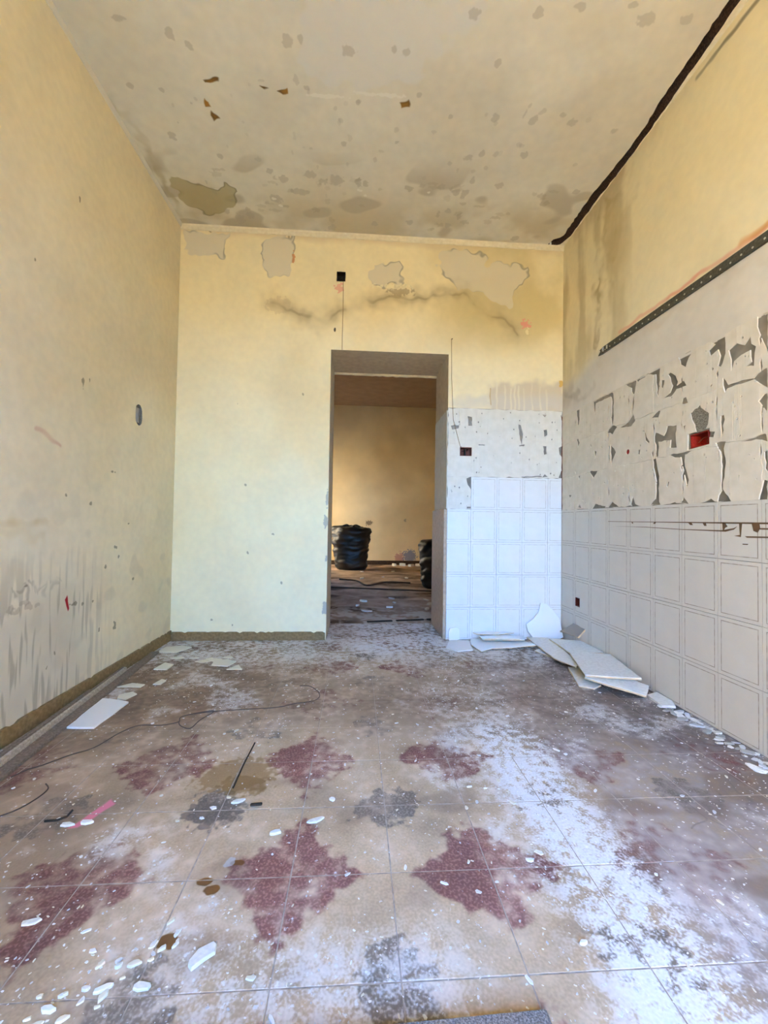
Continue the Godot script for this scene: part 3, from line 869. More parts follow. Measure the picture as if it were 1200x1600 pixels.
func set_materials() -> void:
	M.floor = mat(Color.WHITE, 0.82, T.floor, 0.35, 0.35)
	M.far_floor = mat(Color.WHITE, 0.9, T.far_floor)
	M.left = mat(Color.WHITE, 0.85, T.left)
	M.back = mat(Color.WHITE, 0.85, T.back, 0.15)
	M.right = mat(Color.WHITE, 0.88, T.right, 0.15)
	M.ceil = mat(Color.WHITE, 0.9, T.ceil, 0.2)
	M.far_wall = mat(Color.WHITE, 0.88, T.far_wall)
	for k in ["floor", "far_floor", "left", "back", "right", "ceil", "far_wall"]:
		M[k].texture_repeat = false
	M.core = mat(Color(0.78, 0.72, 0.60), 0.9)
	M.pad = grain(Color(0.86, 0.84, 0.78), Color(0.91, 0.89, 0.84), 1.6, 0.9, 0.14)
	M.pad_shaded = grain(Color(0.82, 0.78, 0.70), Color(0.87, 0.83, 0.76), 1.6, 0.9, 0.14)  # right wall copy of the mortar, its dimmer light put into the colour
	M.rubble = grain(Color(0.36, 0.34, 0.30), Color(0.66, 0.64, 0.58), 14.0, 0.95, 0.6)
	M.jamb = grain(Color(0.80, 0.72, 0.60), Color(0.88, 0.81, 0.69), 2.0, 0.88, 0.15)
	M.jamb_slab = grain(Color(0.70, 0.60, 0.50), Color(0.80, 0.70, 0.60), 3.0, 0.5, 0.05)
	M.earth = grain(Color(0.12, 0.075, 0.05), Color(0.40, 0.30, 0.23), 6.0, 0.95, 1.2, 0.06)
	M.cornice = grain(Color(0.88, 0.83, 0.70), Color(0.95, 0.91, 0.80), 3.0, 0.8, 0.1)
	M.baseboard = grain(Color(0.47, 0.38, 0.24), Color(0.60, 0.50, 0.34), 5.0, 0.7, 0.1)
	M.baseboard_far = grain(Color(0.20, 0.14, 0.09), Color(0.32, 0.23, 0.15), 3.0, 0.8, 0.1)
	M.wood_grey = grain(Color(0.42, 0.36, 0.30), Color(0.60, 0.52, 0.45), 9.0, 0.8, 0.15)
	M.wood_pale = grain(Color(0.62, 0.56, 0.48), Color(0.82, 0.76, 0.67), 9.0, 0.8, 0.15)
	M.wood_dark = grain(Color(0.17, 0.12, 0.08), Color(0.30, 0.23, 0.16), 8.0, 0.8, 0.2)
	M.iron = grain(Color(0.23, 0.22, 0.19), Color(0.37, 0.36, 0.31), 8.0, 0.55, 0.05)
	M.rivet = mat(Color(0.74, 0.72, 0.66), 0.5)
	M.rivet.metallic = 0.3
	M.black = mat(Color(0.025, 0.022, 0.02), 0.5)
	M.copper = mat(Color(0.44, 0.22, 0.15), 0.5)
	M.red = grain(Color(0.46, 0.07, 0.04), Color(0.72, 0.20, 0.10), 20.0, 0.6, 0.1)
	M.red_dark = mat(Color(0.34, 0.11, 0.07), 0.6)
	M.grey_box = mat(Color(0.60, 0.57, 0.53), 0.6)
	M.cable = mat(Color(0.34, 0.28, 0.24), 0.6)
	M.thread = mat(Color(0.60, 0.48, 0.32), 0.7)
	M.sealant = mat(Color(0.42, 0.31, 0.20), 0.6)
	M.ceramic = mat(Color(0.93, 0.93, 0.92), 0.22, null, 0.0, 0.5)
	M.ceramic_dusty = grain(Color(0.84, 0.82, 0.78), Color(0.93, 0.92, 0.89), 5.0, 0.6, 0.03)
	M.biscuit = grain(Color(0.80, 0.70, 0.55), Color(0.88, 0.79, 0.65), 6.0, 0.9, 0.05)
	M.plaster = [grain(Color(0.84, 0.82, 0.77), Color(0.94, 0.92, 0.88), 9.0, 0.9, 0.2), mat(Color(0.88, 0.84, 0.74), 0.9), mat(Color(0.80, 0.79, 0.78), 0.9), mat(Color(0.93, 0.91, 0.88), 0.85), mat(Color(0.66, 0.64, 0.60), 0.9)]
	M.bag = mat(Color(0.05, 0.045, 0.04), 0.46, null, 0.0, 0.5)
	M.step = grain(Color(0.30, 0.27, 0.25), Color(0.74, 0.70, 0.66), 9.0, 0.85, 0.25, 0.09)
	M.joint = grain(Color(0.58, 0.52, 0.46), Color(0.80, 0.74, 0.67), 4.0, 0.9, 0.1)
	M.terrace = grain(Color(0.66, 0.60, 0.50), Color(0.76, 0.70, 0.60), 2.0, 0.9, 0.1)
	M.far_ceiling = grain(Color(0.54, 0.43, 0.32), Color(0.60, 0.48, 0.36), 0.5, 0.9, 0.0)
	M.balcony = mat(Color(0.90, 0.85, 0.72), 0.9)
	M.screed = grain(Color(0.64, 0.57, 0.49), Color(0.76, 0.69, 0.60), 3.0, 0.85, 0.1)
	var tiles := []
	for k in 3:
		tiles.append(mat(Color.WHITE, 0.28, tile_texture(Vector3(231, 230, 226), Vector3(192, 186, 176), k), 0.08, 0.5))
	M.tiles = tiles
	var dusty := []  # same tile for the right wall, its dimmer, warmer light painted into the base
	for k in 3:
		dusty.append(mat(Color.WHITE, 0.42, tile_texture(Vector3(208, 200, 186), Vector3(146, 132, 114), k + 5), 0.10, 0.45))
	M.tiles_shaded = dusty


func core_box(called: String, lo: Vector3, hi: Vector3, parent: Node) -> void:
	var st := begin()
	box(st, lo, hi)
	piece(called, done(st), M.core, parent)


func shell() -> void:
	# walls of the room
	var wl := structure("wall_left", "cream painted left wall, dirty and streaked near the floor", "wall")
	var s := skin(XF_LEFT, Rect2(-FRONT, 0, FRONT - B, H), RECT.left, [], [{"at": Vector2(2.634, 1.515), "half": Vector2(0.042, 0.062), "round": 0.85, "rough": 0.14, "deep": 0.05}])
	piece("painted_face", s[0], M.left, wl)
	piece("hole", s[1][0], M.rubble, wl)
	core_box("masonry", Vector3(L - 0.35, 0, B), Vector3(L - 0.08, H, FRONT), wl)

	var wr := structure("wall_right", "right wall with bare mortar where tiles came off, tiled below and yellow above", "wall")
	s = skin(XF_RIGHT, Rect2(B, 0, FRONT - B, H), RECT.right, [], [
		{"at": Vector2(-1.842, 1.288), "half": Vector2(0.055, 0.036), "round": 0.1, "rough": 0.12, "deep": 0.06},
		{"at": Vector2(-2.906, 0.330), "half": Vector2(0.030, 0.032), "round": 0.2, "rough": 0.05, "deep": 0.05},
		{"at": Vector2(-2.356, 1.316), "half": Vector2(0.016, 0.016), "round": 1.0, "rough": 0.1, "deep": 0.04}])
	piece("painted_face", s[0], M.right, wr)
	piece("hole", s[1][0], M.rubble, wr)
	piece("hole", s[1][1], M.rubble, wr)
	piece("hole", s[1][2], M.red, wr)
	core_box("masonry", Vector3(R + 0.08, 0, B), Vector3(R + 0.35, H, FRONT), wr)

	var wb := structure("wall_back", "yellow back wall with a doorway, flaking paint above and white tiles beside the opening", "wall")
	s = skin(XF_BACK, Rect2(L, 0, R - L, H), RECT.back, [Rect2(DOOR_L, 0, DOOR_R - DOOR_L, DOOR_T)], [
		{"at": Vector2(-0.151, 2.740), "half": Vector2(0.034, 0.037), "round": 0.1, "rough": 0.08, "deep": 0.06},
		{"at": Vector2(0.822, 1.430), "half": Vector2(0.047, 0.033), "round": 0.1, "rough": 0.08, "deep": 0.05}])
	piece("painted_face", s[0], M.back, wb)
	piece("hole", s[1][0], M.black, wb)
	piece("hole", s[1][1], M.red, wb)
	var st := begin()
	quad(st, Vector3(DOOR_L, 0, B), Vector3(DOOR_L, 0, JAMB), Vector3(DOOR_L, DOOR_T, JAMB), Vector3(DOOR_L, DOOR_T, B))
	piece("reveal", done(st), M.jamb, wb)
	st = begin()
	quad(st, Vector3(DOOR_R, 0, JAMB), Vector3(DOOR_R, 0, B), Vector3(DOOR_R, DOOR_T, B), Vector3(DOOR_R, DOOR_T, JAMB))
	piece("reveal", done(st), M.jamb, wb)
	st = begin()
	quad(st, Vector3(DOOR_L, DOOR_T, B), Vector3(DOOR_L, DOOR_T, JAMB), Vector3(DOOR_R, DOOR_T, JAMB), Vector3(DOOR_R, DOOR_T, B))
	piece("lintel", done(st), M.jamb, wb)
	# a torn plaster lip along the far rim of the opening
	st = begin()
	var lip := PackedVector2Array()
	for k in 31:
		lip.append(Vector2(lerpf(DOOR_L, DOOR_R, k / 30.0), DOOR_T - 0.014 - 0.010 * absf(na.get_noise_2d(k * 37.0, 5))))
	lip.append(Vector2(DOOR_R, DOOR_T))
	lip.append(Vector2(DOOR_L, DOOR_T))
	prism(st, lip, Transform3D(Basis.IDENTITY, Vector3(0, 0, JAMB)), 0.0, 0.02, 0.002)
	piece("plaster_lip", done(st), M.cornice, wb)
	st = begin()
	for q in [[FAR_L, DOOR_L, 0.0, FAR_H], [DOOR_R, FAR_R, 0.0, FAR_H], [DOOR_L, DOOR_R, DOOR_T, FAR_H]]:
		quad(st, Vector3(q[1], q[2], JAMB), Vector3(q[0], q[2], JAMB), Vector3(q[0], q[3], JAMB), Vector3(q[1], q[3], JAMB))
	piece("far_face", done(st), M.core, wb)
	core_box("masonry", Vector3(FAR_L - 0.3, 0, JAMB + 0.02), Vector3(DOOR_L - 0.02, FAR_H, B - 0.08), wb)
	core_box("masonry", Vector3(DOOR_R + 0.02, 0, JAMB + 0.02), Vector3(FAR_R + 0.3, FAR_H, B - 0.08), wb)
	core_box("masonry", Vector3(DOOR_L - 0.02, DOOR_T + 0.02, JAMB + 0.02), Vector3(DOOR_R + 0.02, FAR_H, B - 0.08), wb)

	# the wall behind the photographer, with the balcony opening that lights the room
	var wf := structure("wall_front", "wall behind the viewer around a tall balcony opening", "wall")
	for q in [[L - 0.35, WIN_L, 0.0, H + 0.3], [WIN_R, R + 0.35, 0.0, H + 0.3], [WIN_L, WIN_R, WIN_T, H + 0.3]]:
		core_box("masonry", Vector3(q[0], q[2], FRONT), Vector3(q[1], q[3], FRONT + 0.3), wf)
	var terrace := structure("added_bounce_floor", "unseen sunlit paving added outside the opening to bounce warm light", "balcony")  # unseen ground added so sun bounces warm light up to the ceiling
	st = begin()
	box(st, Vector3(-6, -0.3, FRONT), Vector3(7, -0.02, FRONT + 5.0))
	piece("paving", done(st), M.terrace, terrace)
	var fins := structure("wall_added_fins", "unseen cream side walls and parapet added outside to shape the daylight", "wall")  # unseen fins added to screen sky light from the side walls
	for q in [[Vector3(-1.0, -0.02, FRONT + 0.3), Vector3(-0.8, 3.0, FRONT + 2.3)], [Vector3(1.35, -0.02, FRONT + 0.3), Vector3(1.55, 3.0, FRONT + 2.3)], [Vector3(-0.8, -0.02, FRONT + 2.15), Vector3(1.35, 0.85, FRONT + 2.3)]]:
		st = begin()
		box(st, q[0], q[1])
		piece("masonry", done(st), M.balcony, fins)

	# ceiling: two skins either side of the hacked channel
	var c := structure("ceiling", "stained white ceiling with grey spots and rust flecks", "ceiling")
	var zs := []
	var z := B
	while z < FRONT - 0.01:
		zs.append(z)
		z += 0.025
	zs.append(FRONT)
	st = begin()
	var strip := begin()
	var chase := begin()
	for k in zs.size() - 1:
		var e := [chase_edges(zs[k]), chase_edges(zs[k + 1])]
		var p := [Vector3(L, H, zs[k]), Vector3(e[0].x, H, zs[k]), Vector3(e[1].x, H, zs[k + 1]), Vector3(L, H, zs[k + 1])]
		quad(st, p[0], p[1], p[2], p[3], uv_in(RECT.ceil, Vector2(p[0].x, p[0].z)), uv_in(RECT.ceil, Vector2(p[1].x, p[1].z)), uv_in(RECT.ceil, Vector2(p[2].x, p[2].z)), uv_in(RECT.ceil, Vector2(p[3].x, p[3].z)))
		p = [Vector3(e[0].y, H, zs[k]), Vector3(R, H, zs[k]), Vector3(R, H, zs[k + 1]), Vector3(e[1].y, H, zs[k + 1])]
		quad(strip, p[0], p[1], p[2], p[3], uv_in(RECT.ceil, Vector2(p[0].x, p[0].z)), uv_in(RECT.ceil, Vector2(p[1].x, p[1].z)), uv_in(RECT.ceil, Vector2(p[2].x, p[2].z)), uv_in(RECT.ceil, Vector2(p[3].x, p[3].z)))
		# the channel's rough trough
		var ring := []
		for s2 in 2:
			var row := []
			for m in 7:
				var f := m / 6.0
				var deep := 0.034 * sin(PI * clampf(f, 0.0, 1.0)) * (1.0 + 0.7 * nb.get_noise_2d(zs[k + s2] * 2600, m * 900)) + 0.012 * sin(PI * f)
				row.append(Vector3(lerpf(e[s2].x, e[s2].y, f) + 0.006 * nb.get_noise_2d(zs[k + s2] * 3000 + 300, m * 700) * sin(PI * f), H + maxf(deep, 0.0), zs[k + s2]))
			ring.append(row)
		for m in 6:
			quad(chase, ring[0][m], ring[0][m + 1], ring[1][m + 1], ring[1][m])
	piece("painted_face", done(st), M.ceil, c)
	piece("plaster_ledge", done(strip), M.cornice, c)
	piece("hacked_channel", done(chase), M.earth, c)
	core_box("slab", Vector3(L - 0.35, H + 0.12, B), Vector3(R + 0.35, H + 0.35, FRONT + 0.3), c)
	# trim under the ceiling and skirtings
	var t1 := structure("trim_1", "thin cream plaster bead where back wall meets ceiling", "cornice")
	st = begin()
	prism(st, v2([[B, H - 0.038], [B + 0.007, H - 0.036], [B + 0.009, H - 0.010], [B + 0.016, H], [B, H]]), Transform3D(Basis(Vector3(0, 0, 1), Vector3(0, 1, 0), Vector3(-1, 0, 0)), Vector3(R, 0, 0)), 0.0, R - L)
	piece("bead", done(st), M.cornice, t1)
	var t2 := structure("trim_2", "thin plaster bead where left wall meets ceiling", "cornice")
	st = begin()
	prism(st, v2([[L, H - 0.022], [L + 0.006, H - 0.020], [L + 0.014, H], [L, H]]), Transform3D(Basis.IDENTITY, Vector3(0, 0, B)), 0.0, FRONT - B)
	piece("bead", done(st), M.ceil, t2)
	var b1 := structure("baseboard_back", "low brown skirting with chipped top along the back wall", "baseboard")
	ragged_board(b1, XF_BACK, L, DOOR_L - 0.006, 0.062)
	var b2 := structure("baseboard_left", "low brown skirting along the left wall behind the planks", "baseboard")
	ragged_board(b2, XF_LEFT, -FRONT, -B, 0.072)


const CHASE := [[-3.15, 1.47, 1.49], [-3.128, 1.455, 1.545], [-3.06, 1.478, 1.570], [-3.045, 1.526, 1.578], [-2.98, 1.523, 1.580], [-2.66, 1.514, 1.575], [-2.42, 1.534, 1.584], [-2.20, 1.545, 1.583], [-1.97, 1.519, 1.571], [-1.79, 1.516, 1.562], [-1.59, 1.506, 1.553], [1.4, 1.50, 1.55]]
const WIN_L := -0.35
const WIN_R := 1.0
const WIN_T := 2.5


func chase_edges(z: float) -> Vector2:
	for k in CHASE.size() - 1:
		if z <= CHASE[k + 1][0]:
			var f: float = (z - CHASE[k][0]) / (CHASE[k + 1][0] - CHASE[k][0])
			var a: float = lerpf(CHASE[k][1], CHASE[k + 1][1], f) + 0.007 * nb.get_noise_2d(z * 1500, 40)
			var b: float = lerpf(CHASE[k][2], CHASE[k + 1][2], f) + 0.006 * nb.get_noise_2d(z * 1500, 900)
			return Vector2(a, minf(maxf(b, a + 0.004), R - 0.002))
	return Vector2(1.5, 1.55)


func ragged_board(o: Node3D, xf: Transform3D, u0: float, u1: float, height: float) -> void:
	# lengths of skirting butted end to end
	var n := int(ceil((u1 - u0) / 0.6))
	for k in n:
		var a := lerpf(u0, u1, float(k) / n)
		var b := lerpf(u0, u1, float(k + 1) / n) - 0.0012
		var poly := PackedVector2Array([Vector2(a, 0), Vector2(b, 0)])
		var steps := int((b - a) / 0.02)
		for i in range(steps, -1, -1):
			var u := lerpf(a, b, float(i) / steps)
			var bite := 0.010 * smooth(0.25, 0.5, nb.get_noise_2d(u * 2600, 60))
			poly.append(Vector2(u, height - bite))
		var st := begin()
		prism(st, poly, xf, 0.0, 0.011, 0.0015)
		piece("board", done(st), M.baseboard, o)


func laid_floor() -> void:
	var f := structure("floor", "patterned red and beige floor tiles under plaster dust", "floor")
	var st := begin()
	var bed := func(x0: float, x1: float, z0: float, z1: float) -> void:
		var q := [Vector2(x0, -z1), Vector2(x1, -z1), Vector2(x1, -z0), Vector2(x0, -z0)]
		quad(st, Vector3(x0, -0.0009, z1), Vector3(x1, -0.0009, z1), Vector3(x1, -0.0009, z0), Vector3(x0, -0.0009, z0), uv_in(RECT.floor, q[0]), uv_in(RECT.floor, q[1]), uv_in(RECT.floor, q[2]), uv_in(RECT.floor, q[3]))
	bed.call(L, R, B, -0.32)
	bed.call(DOOR_L, DOOR_R, JAMB, B)
	piece("mortar_bed", done(st), M.joint, f)
	var lo := -5
	for i in range(lo, 8):
		for j in range(-11, 4):
			var x0 := -0.15 + i * TILE
			var z0 := -1.07 + j * TILE
			for room in [Rect2(L, B, R - L, -0.32 - B), Rect2(DOOR_L, JAMB, DOOR_R - DOOR_L, B - JAMB)]:
				var r: Rect2 = Rect2(x0, z0, TILE, TILE).intersection(room)
				if r.size.x < 0.004 or r.size.y < 0.004:
					continue
				r = r.grow(-0.0011 if z0 > -1.6 else -0.0005)
				var poly := PackedVector2Array([Vector2(r.position.x, -r.end.y), Vector2(r.end.x, -r.end.y), Vector2(r.end.x, -r.position.y), Vector2(r.position.x, -r.position.y)])
				st = begin()
				prism(st, poly, XF_FLOOR, -0.008, 0.008 + rng.randf_range(-0.0006, 0.0004), 0.0016, RECT.floor)
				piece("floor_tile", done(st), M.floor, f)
	st = begin()
	box(st, Vector3(L, -0.05, -0.32), Vector3(R, -0.001, FRONT + 0.3))
	piece("screed", done(st), M.screed, f)
	st = begin()
	box(st, Vector3(L - 0.35, -0.3, JAMB), Vector3(R + 0.35, -0.012, FRONT))
	piece("slab", done(st), M.core, f)


func clip_list(list: Array, hole: PackedVector2Array) -> Array:
	var out := []
	var hb := Rect2(hole[0], Vector2.ZERO)
	for p in hole:
		hb = hb.expand(p)
	for poly in list:
		var bounds := Rect2(poly[0], Vector2.ZERO)
		for p in poly:
			bounds = bounds.expand(p)
		if not bounds.intersects(hb):
			out.append(poly)
			continue
		var res := Geometry2D.clip_polygons(ccw(poly), ccw(hole))
		var holed := false
		for q in res:
			holed = holed or signed_area(q) < 0.0
		if not holed:
			out.append_array(res)
			continue
		var m := hb.get_center().x
		for half in [Rect2(bounds.position.x - 1, bounds.position.y - 1, m - bounds.position.x + 1, bounds.size.y + 2), Rect2(m, bounds.position.y - 1, bounds.end.x - m + 1, bounds.size.y + 2)]:
			var rect := PackedVector2Array([half.position, Vector2(half.end.x, half.position.y), half.end, Vector2(half.position.x, half.end.y)])
			for part in Geometry2D.intersect_polygons(ccw(poly), rect):
				out.append_array(Geometry2D.clip_polygons(ccw(part), ccw(hole)))
	return out


func wavy(poly: PackedVector2Array, step: float, amount: float) -> PackedVector2Array:
	var out := PackedVector2Array()
	for i in poly.size():
		var a := poly[i]
		var b := poly[(i + 1) % poly.size()]
		var n := maxi(1, int(a.distance_to(b) / step))
		for k in n:
			var p := a.lerp(b, float(k) / n)
			out.append(p + Vector2(nb.get_noise_2d(p.x * 2500, p.y * 2500), nb.get_noise_2d(p.x * 2500 + 700, p.y * 2500)) * amount)
	return out


func mortar_pad(xf: Transform3D, r: Rect2, gaps: Array, rect: Rect2, parent: Node) -> void:
	var list := [wavy(PackedVector2Array([r.position, Vector2(r.end.x, r.position.y), r.end, Vector2(r.position.x, r.end.y)]), 0.03, 0.009)]
	for g in gaps:
		list = clip_list(list, g)
	# trowel pits
	for k in rng.randi_range(2, 7):
		var at := Vector2(rng.randf_range(r.position.x + 0.02, r.end.x - 0.02), rng.randf_range(r.position.y + 0.02, r.end.y - 0.02))
		var pit := PackedVector2Array()
		var rad := rng.randf_range(0.0025, 0.006)
		for i in 6:
			pit.append(at + Vector2(cos(i * TAU / 6), sin(i * TAU / 6) * 1.3) * rad * rng.randf_range(0.6, 1.3))
		list = clip_list(list, pit)
	var st := begin()
	var thick := rng.randf_range(0.0042, 0.0060)
	for q in list:
		if absf(signed_area(q)) > 2e-5 and signed_area(q) > 0:
			prism(st, q, xf, 0.0, thick, 0.0012, rect)
	piece("mortar_pad", done(st), M.pad_shaded if xf == XF_RIGHT else M.pad, parent)


func wall_tile(xf: Transform3D, whole: Rect2, r: Rect2, cuts: Array, parent: Node, look: Array) -> void:
	r = r.grow(-0.0007)
	var list := [PackedVector2Array([r.position, Vector2(r.end.x, r.position.y), r.end, Vector2(r.position.x, r.end.y)])]
	for g in cuts:
		list = clip_list(list, g)
	var st := begin()
	var thick := rng.randf_range(0.0070, 0.0078)
	for q in list:
		prism(st, q, xf, 0.0, thick, 0.0010, whole)
	piece("wall_tile", done(st), look[rng.randi() % 3], parent)


func disc(at: Vector2, rx: float, ry: float, n := 12) -> PackedVector2Array:
	var out := PackedVector2Array()
	for i in n:
		out.append(at + Vector2(cos(i * TAU / n) * rx, sin(i * TAU / n) * ry))
	return out


func laid_walls() -> void:
	var wr: Node = get_node("wall_right")
	var wb: Node = get_node("wall_back")
	# right wall: rows of 25 cm, columns of 20 cm
	var cuts := [PackedVector2Array([Vector2(-2.936, 0.298), Vector2(-2.876, 0.298), Vector2(-2.876, 0.362), Vector2(-2.936, 0.362)])]
	var gaps := []
	for g in PAD_GAPS:
		gaps.append(wavy(v2(g, true), 0.02, 0.006))
	gaps.append(wavy(v2(SOCKET_RUBBLE, true), 0.015, 0.008))
	gaps.append(PackedVector2Array([Vector2(-1.908, 1.250), Vector2(-1.784, 1.256), Vector2(-1.782, 1.330), Vector2(-1.906, 1.326)]))
	gaps.append(disc(Vector2(-2.356, 1.316), 0.016, 0.016))
	for k in range(-8, 7):
		for row in [0.992, 1.241, 1.490]:
			for n in rng.randi_range(1, 3):
				var c := Vector2(-1.539 + k * 0.2015 + rng.randf_range(-0.006, 0.006), row + rng.randf_range(0.02, 0.21))
				var tall := rng.randf_range(0.012, 0.045)
				var wide := rng.randf_range(0.003, 0.008)
				gaps.append(wavy(PackedVector2Array([c + Vector2(0, -tall), c + Vector2(wide, -tall * 0.2), c + Vector2(wide * 0.4, tall), c + Vector2(-wide, tall * 0.3)]), 0.015, 0.004))
	for k in range(-9, 8):
		var u0 := -1.539 + k * 0.2015
		var whole_u := Rect2(u0, 0, 0.2015, 0.248)
		if u0 > -0.5 or u0 + 0.2015 < B + 0.008:
			continue
		for j in 4:
			var whole := Rect2(u0, j * 0.248, 0.2015, 0.248)
			var r := whole.intersection(Rect2(B, 0.002, 3.0, 0.99))
			if r.size.x > 0.01:
				wall_tile(XF_RIGHT, whole, r, cuts, wr, M.tiles_shaded)
		for row in [[0.992, 1.241], [1.241, 1.490], [1.490, 1.722]]:
			var r := Rect2(u0, row[0] + 0.001, 0.2015, row[1] - row[0] - 0.001).intersection(Rect2(B + 0.008, 0.9, 3.0, 1.0))
			if r.size.x > 0.01:
				mortar_pad(XF_RIGHT, r, gaps, RECT.right, wr)
	var crumbled := begin()
	for q in clip_list([wavy(v2(SOCKET_RUBBLE, true), 0.015, 0.010)], PackedVector2Array([Vector2(-1.92, 1.20), Vector2(-1.775, 1.20), Vector2(-1.775, 1.327), Vector2(-1.92, 1.327)])):
		prism(crumbled, q, XF_RIGHT, 0.0, 0.0016, 0.0005)
	piece("crumbled_mortar", done(crumbled), M.rubble, wr)
	# back wall beside the doorway
	gaps = []
	for g in BACK_GAPS:
		gaps.append(wavy(v2(g), 0.02, 0.006))
	var socket := PackedVector2Array([Vector2(0.776, 1.396), Vector2(0.868, 1.396), Vector2(0.868, 1.464), Vector2(0.776, 1.464)])
	gaps.append(socket)
	for k in range(-1, 4):
		var u0 := 0.866 + k * 0.2007
		for j in 5:
			var whole := Rect2(u0, j * 0.248 - 0.003, 0.2007, 0.248)
			var r := whole.intersection(Rect2(DOOR_R, 0.002, R - DOOR_R - 0.0085, 2.0))
			if r.size.x < 0.01:
				continue
			if j == 4 and k == -1:
				mortar_pad(XF_BACK, r, gaps, RECT.back, wb)
			else:
				wall_tile(XF_BACK, whole, r, [], wb, M.tiles)
		for row in [[1.238, 1.487], [1.487, 1.762]]:
			var r := Rect2(u0, row[0], 0.2007, row[1] - row[0]).intersection(Rect2(DOOR_R, 0.9, R - DOOR_R - 0.006, 1.2))
			if r.size.x > 0.01:
				mortar_pad(XF_BACK, r, gaps, RECT.back, wb)
	# right reveal of the doorway: a stone-coloured slab below, rough mortar above
	var xf := Transform3D(Basis(Vector3(0, 0, 1), Vector3(0, 1, 0), Vector3(-1, 0, 0)), Vector3(DOOR_R, 0, 0))
	var st := begin()
	prism(st, wavy(PackedVector2Array([Vector2(JAMB + 0.005, 0.002), Vector2(B - 0.004, 0.002), Vector2(B - 0.004, 0.985), Vector2(JAMB + 0.005, 0.985)]), 0.05, 0.004), xf, 0.0, 0.022, 0.002)
	piece("reveal_slab", done(st), M.jamb_slab, wb)
	for row in [[0.992, 1.24], [1.24, 1.49], [1.49, 1.75]]:
		for col in [[JAMB + 0.01, -3.41], [-3.41, B - 0.008]]:
			mortar_pad(xf, Rect2(col[0], row[0], col[1] - col[0], row[1] - row[0]), [], Rect2(0, 0, 1, 1), wb)
	# brown sealant lines left by a worktop
	for line in [
		[[-2.54, 0.908], [-2.2, 0.905], [-1.9, 0.904], [-1.5, 0.902], [-1.2, 0.901], [-1.2, 0.894], [-1.5, 0.895], [-1.9, 0.899], [-2.2, 0.902], [-2.54, 0.905]],
		[[-2.50, 0.877], [-2.2, 0.874], [-1.95, 0.866], [-1.70, 0.862], [-1.66, 0.872], [-1.645, 0.885], [-1.66, 0.878], [-1.72, 0.868], [-1.95, 0.869], [-2.2, 0.877]],
		[[-2.16, 0.898], [-2.10, 0.892], [-1.98, 0.890], [-1.88, 0.892], [-1.80, 0.888], [-1.70, 0.884], [-1.65, 0.886], [-1.70, 0.880], [-1.82, 0.883], [-1.95, 0.884], [-2.05, 0.888]],
		[[-1.905, 0.902], [-1.89, 0.889], [-1.875, 0.889], [-1.885, 0.902]], [[-1.82, 0.902], [-1.81, 0.886], [-1.798, 0.886], [-1.802, 0.902]], [[-1.715, 0.902], [-1.712, 0.864], [-1.700, 0.880], [-1.690, 0.884], [-1.703, 0.902]],
		[[-1.635, 0.900], [-1.632, 0.850], [-1.66, 0.846], [-1.628, 0.842], [-1.622, 0.900]], [[-1.58, 0.898], [-1.572, 0.868], [-1.555, 0.862], [-1.545, 0.878], [-1.548, 0.898]], [[-1.61, 0.846], [-1.5, 0.848], [-1.5, 0.842], [-1.6, 0.840]], [[-1.55, 0.880], [-1.3, 0.882], [-1.3, 0.874], [-1.55, 0.874]], [[-1.62, 0.815], [-1.595, 0.815], [-1.6, 0.811], [-1.62, 0.811]],
		[[-2.315, 0.902], [-2.31, 0.894], [-2.302, 0.894], [-2.305, 0.902]], [[-2.13, 0.902], [-2.14, 0.894], [-2.125, 0.893], [-2.118, 0.902]]]:
		st = begin()
		prism(st, v2(line), XF_RIGHT, 0.0072, 0.0016, 0.0006)
		piece("sealant_bead", done(st), M.sealant, wr)
	# rusty line in the corner of the two tiled walls
	st = begin()
	prism(st, wavy(PackedVector2Array([Vector2(R - 0.0085, 1.0), Vector2(R - 0.003, 1.0), Vector2(R - 0.003, 1.72), Vector2(R - 0.0085, 1.72)]), 0.02, 0.002), XF_BACK, 0.0, 0.0075, 0.001)
	piece("corner_joint", done(st), M.copper, wb)


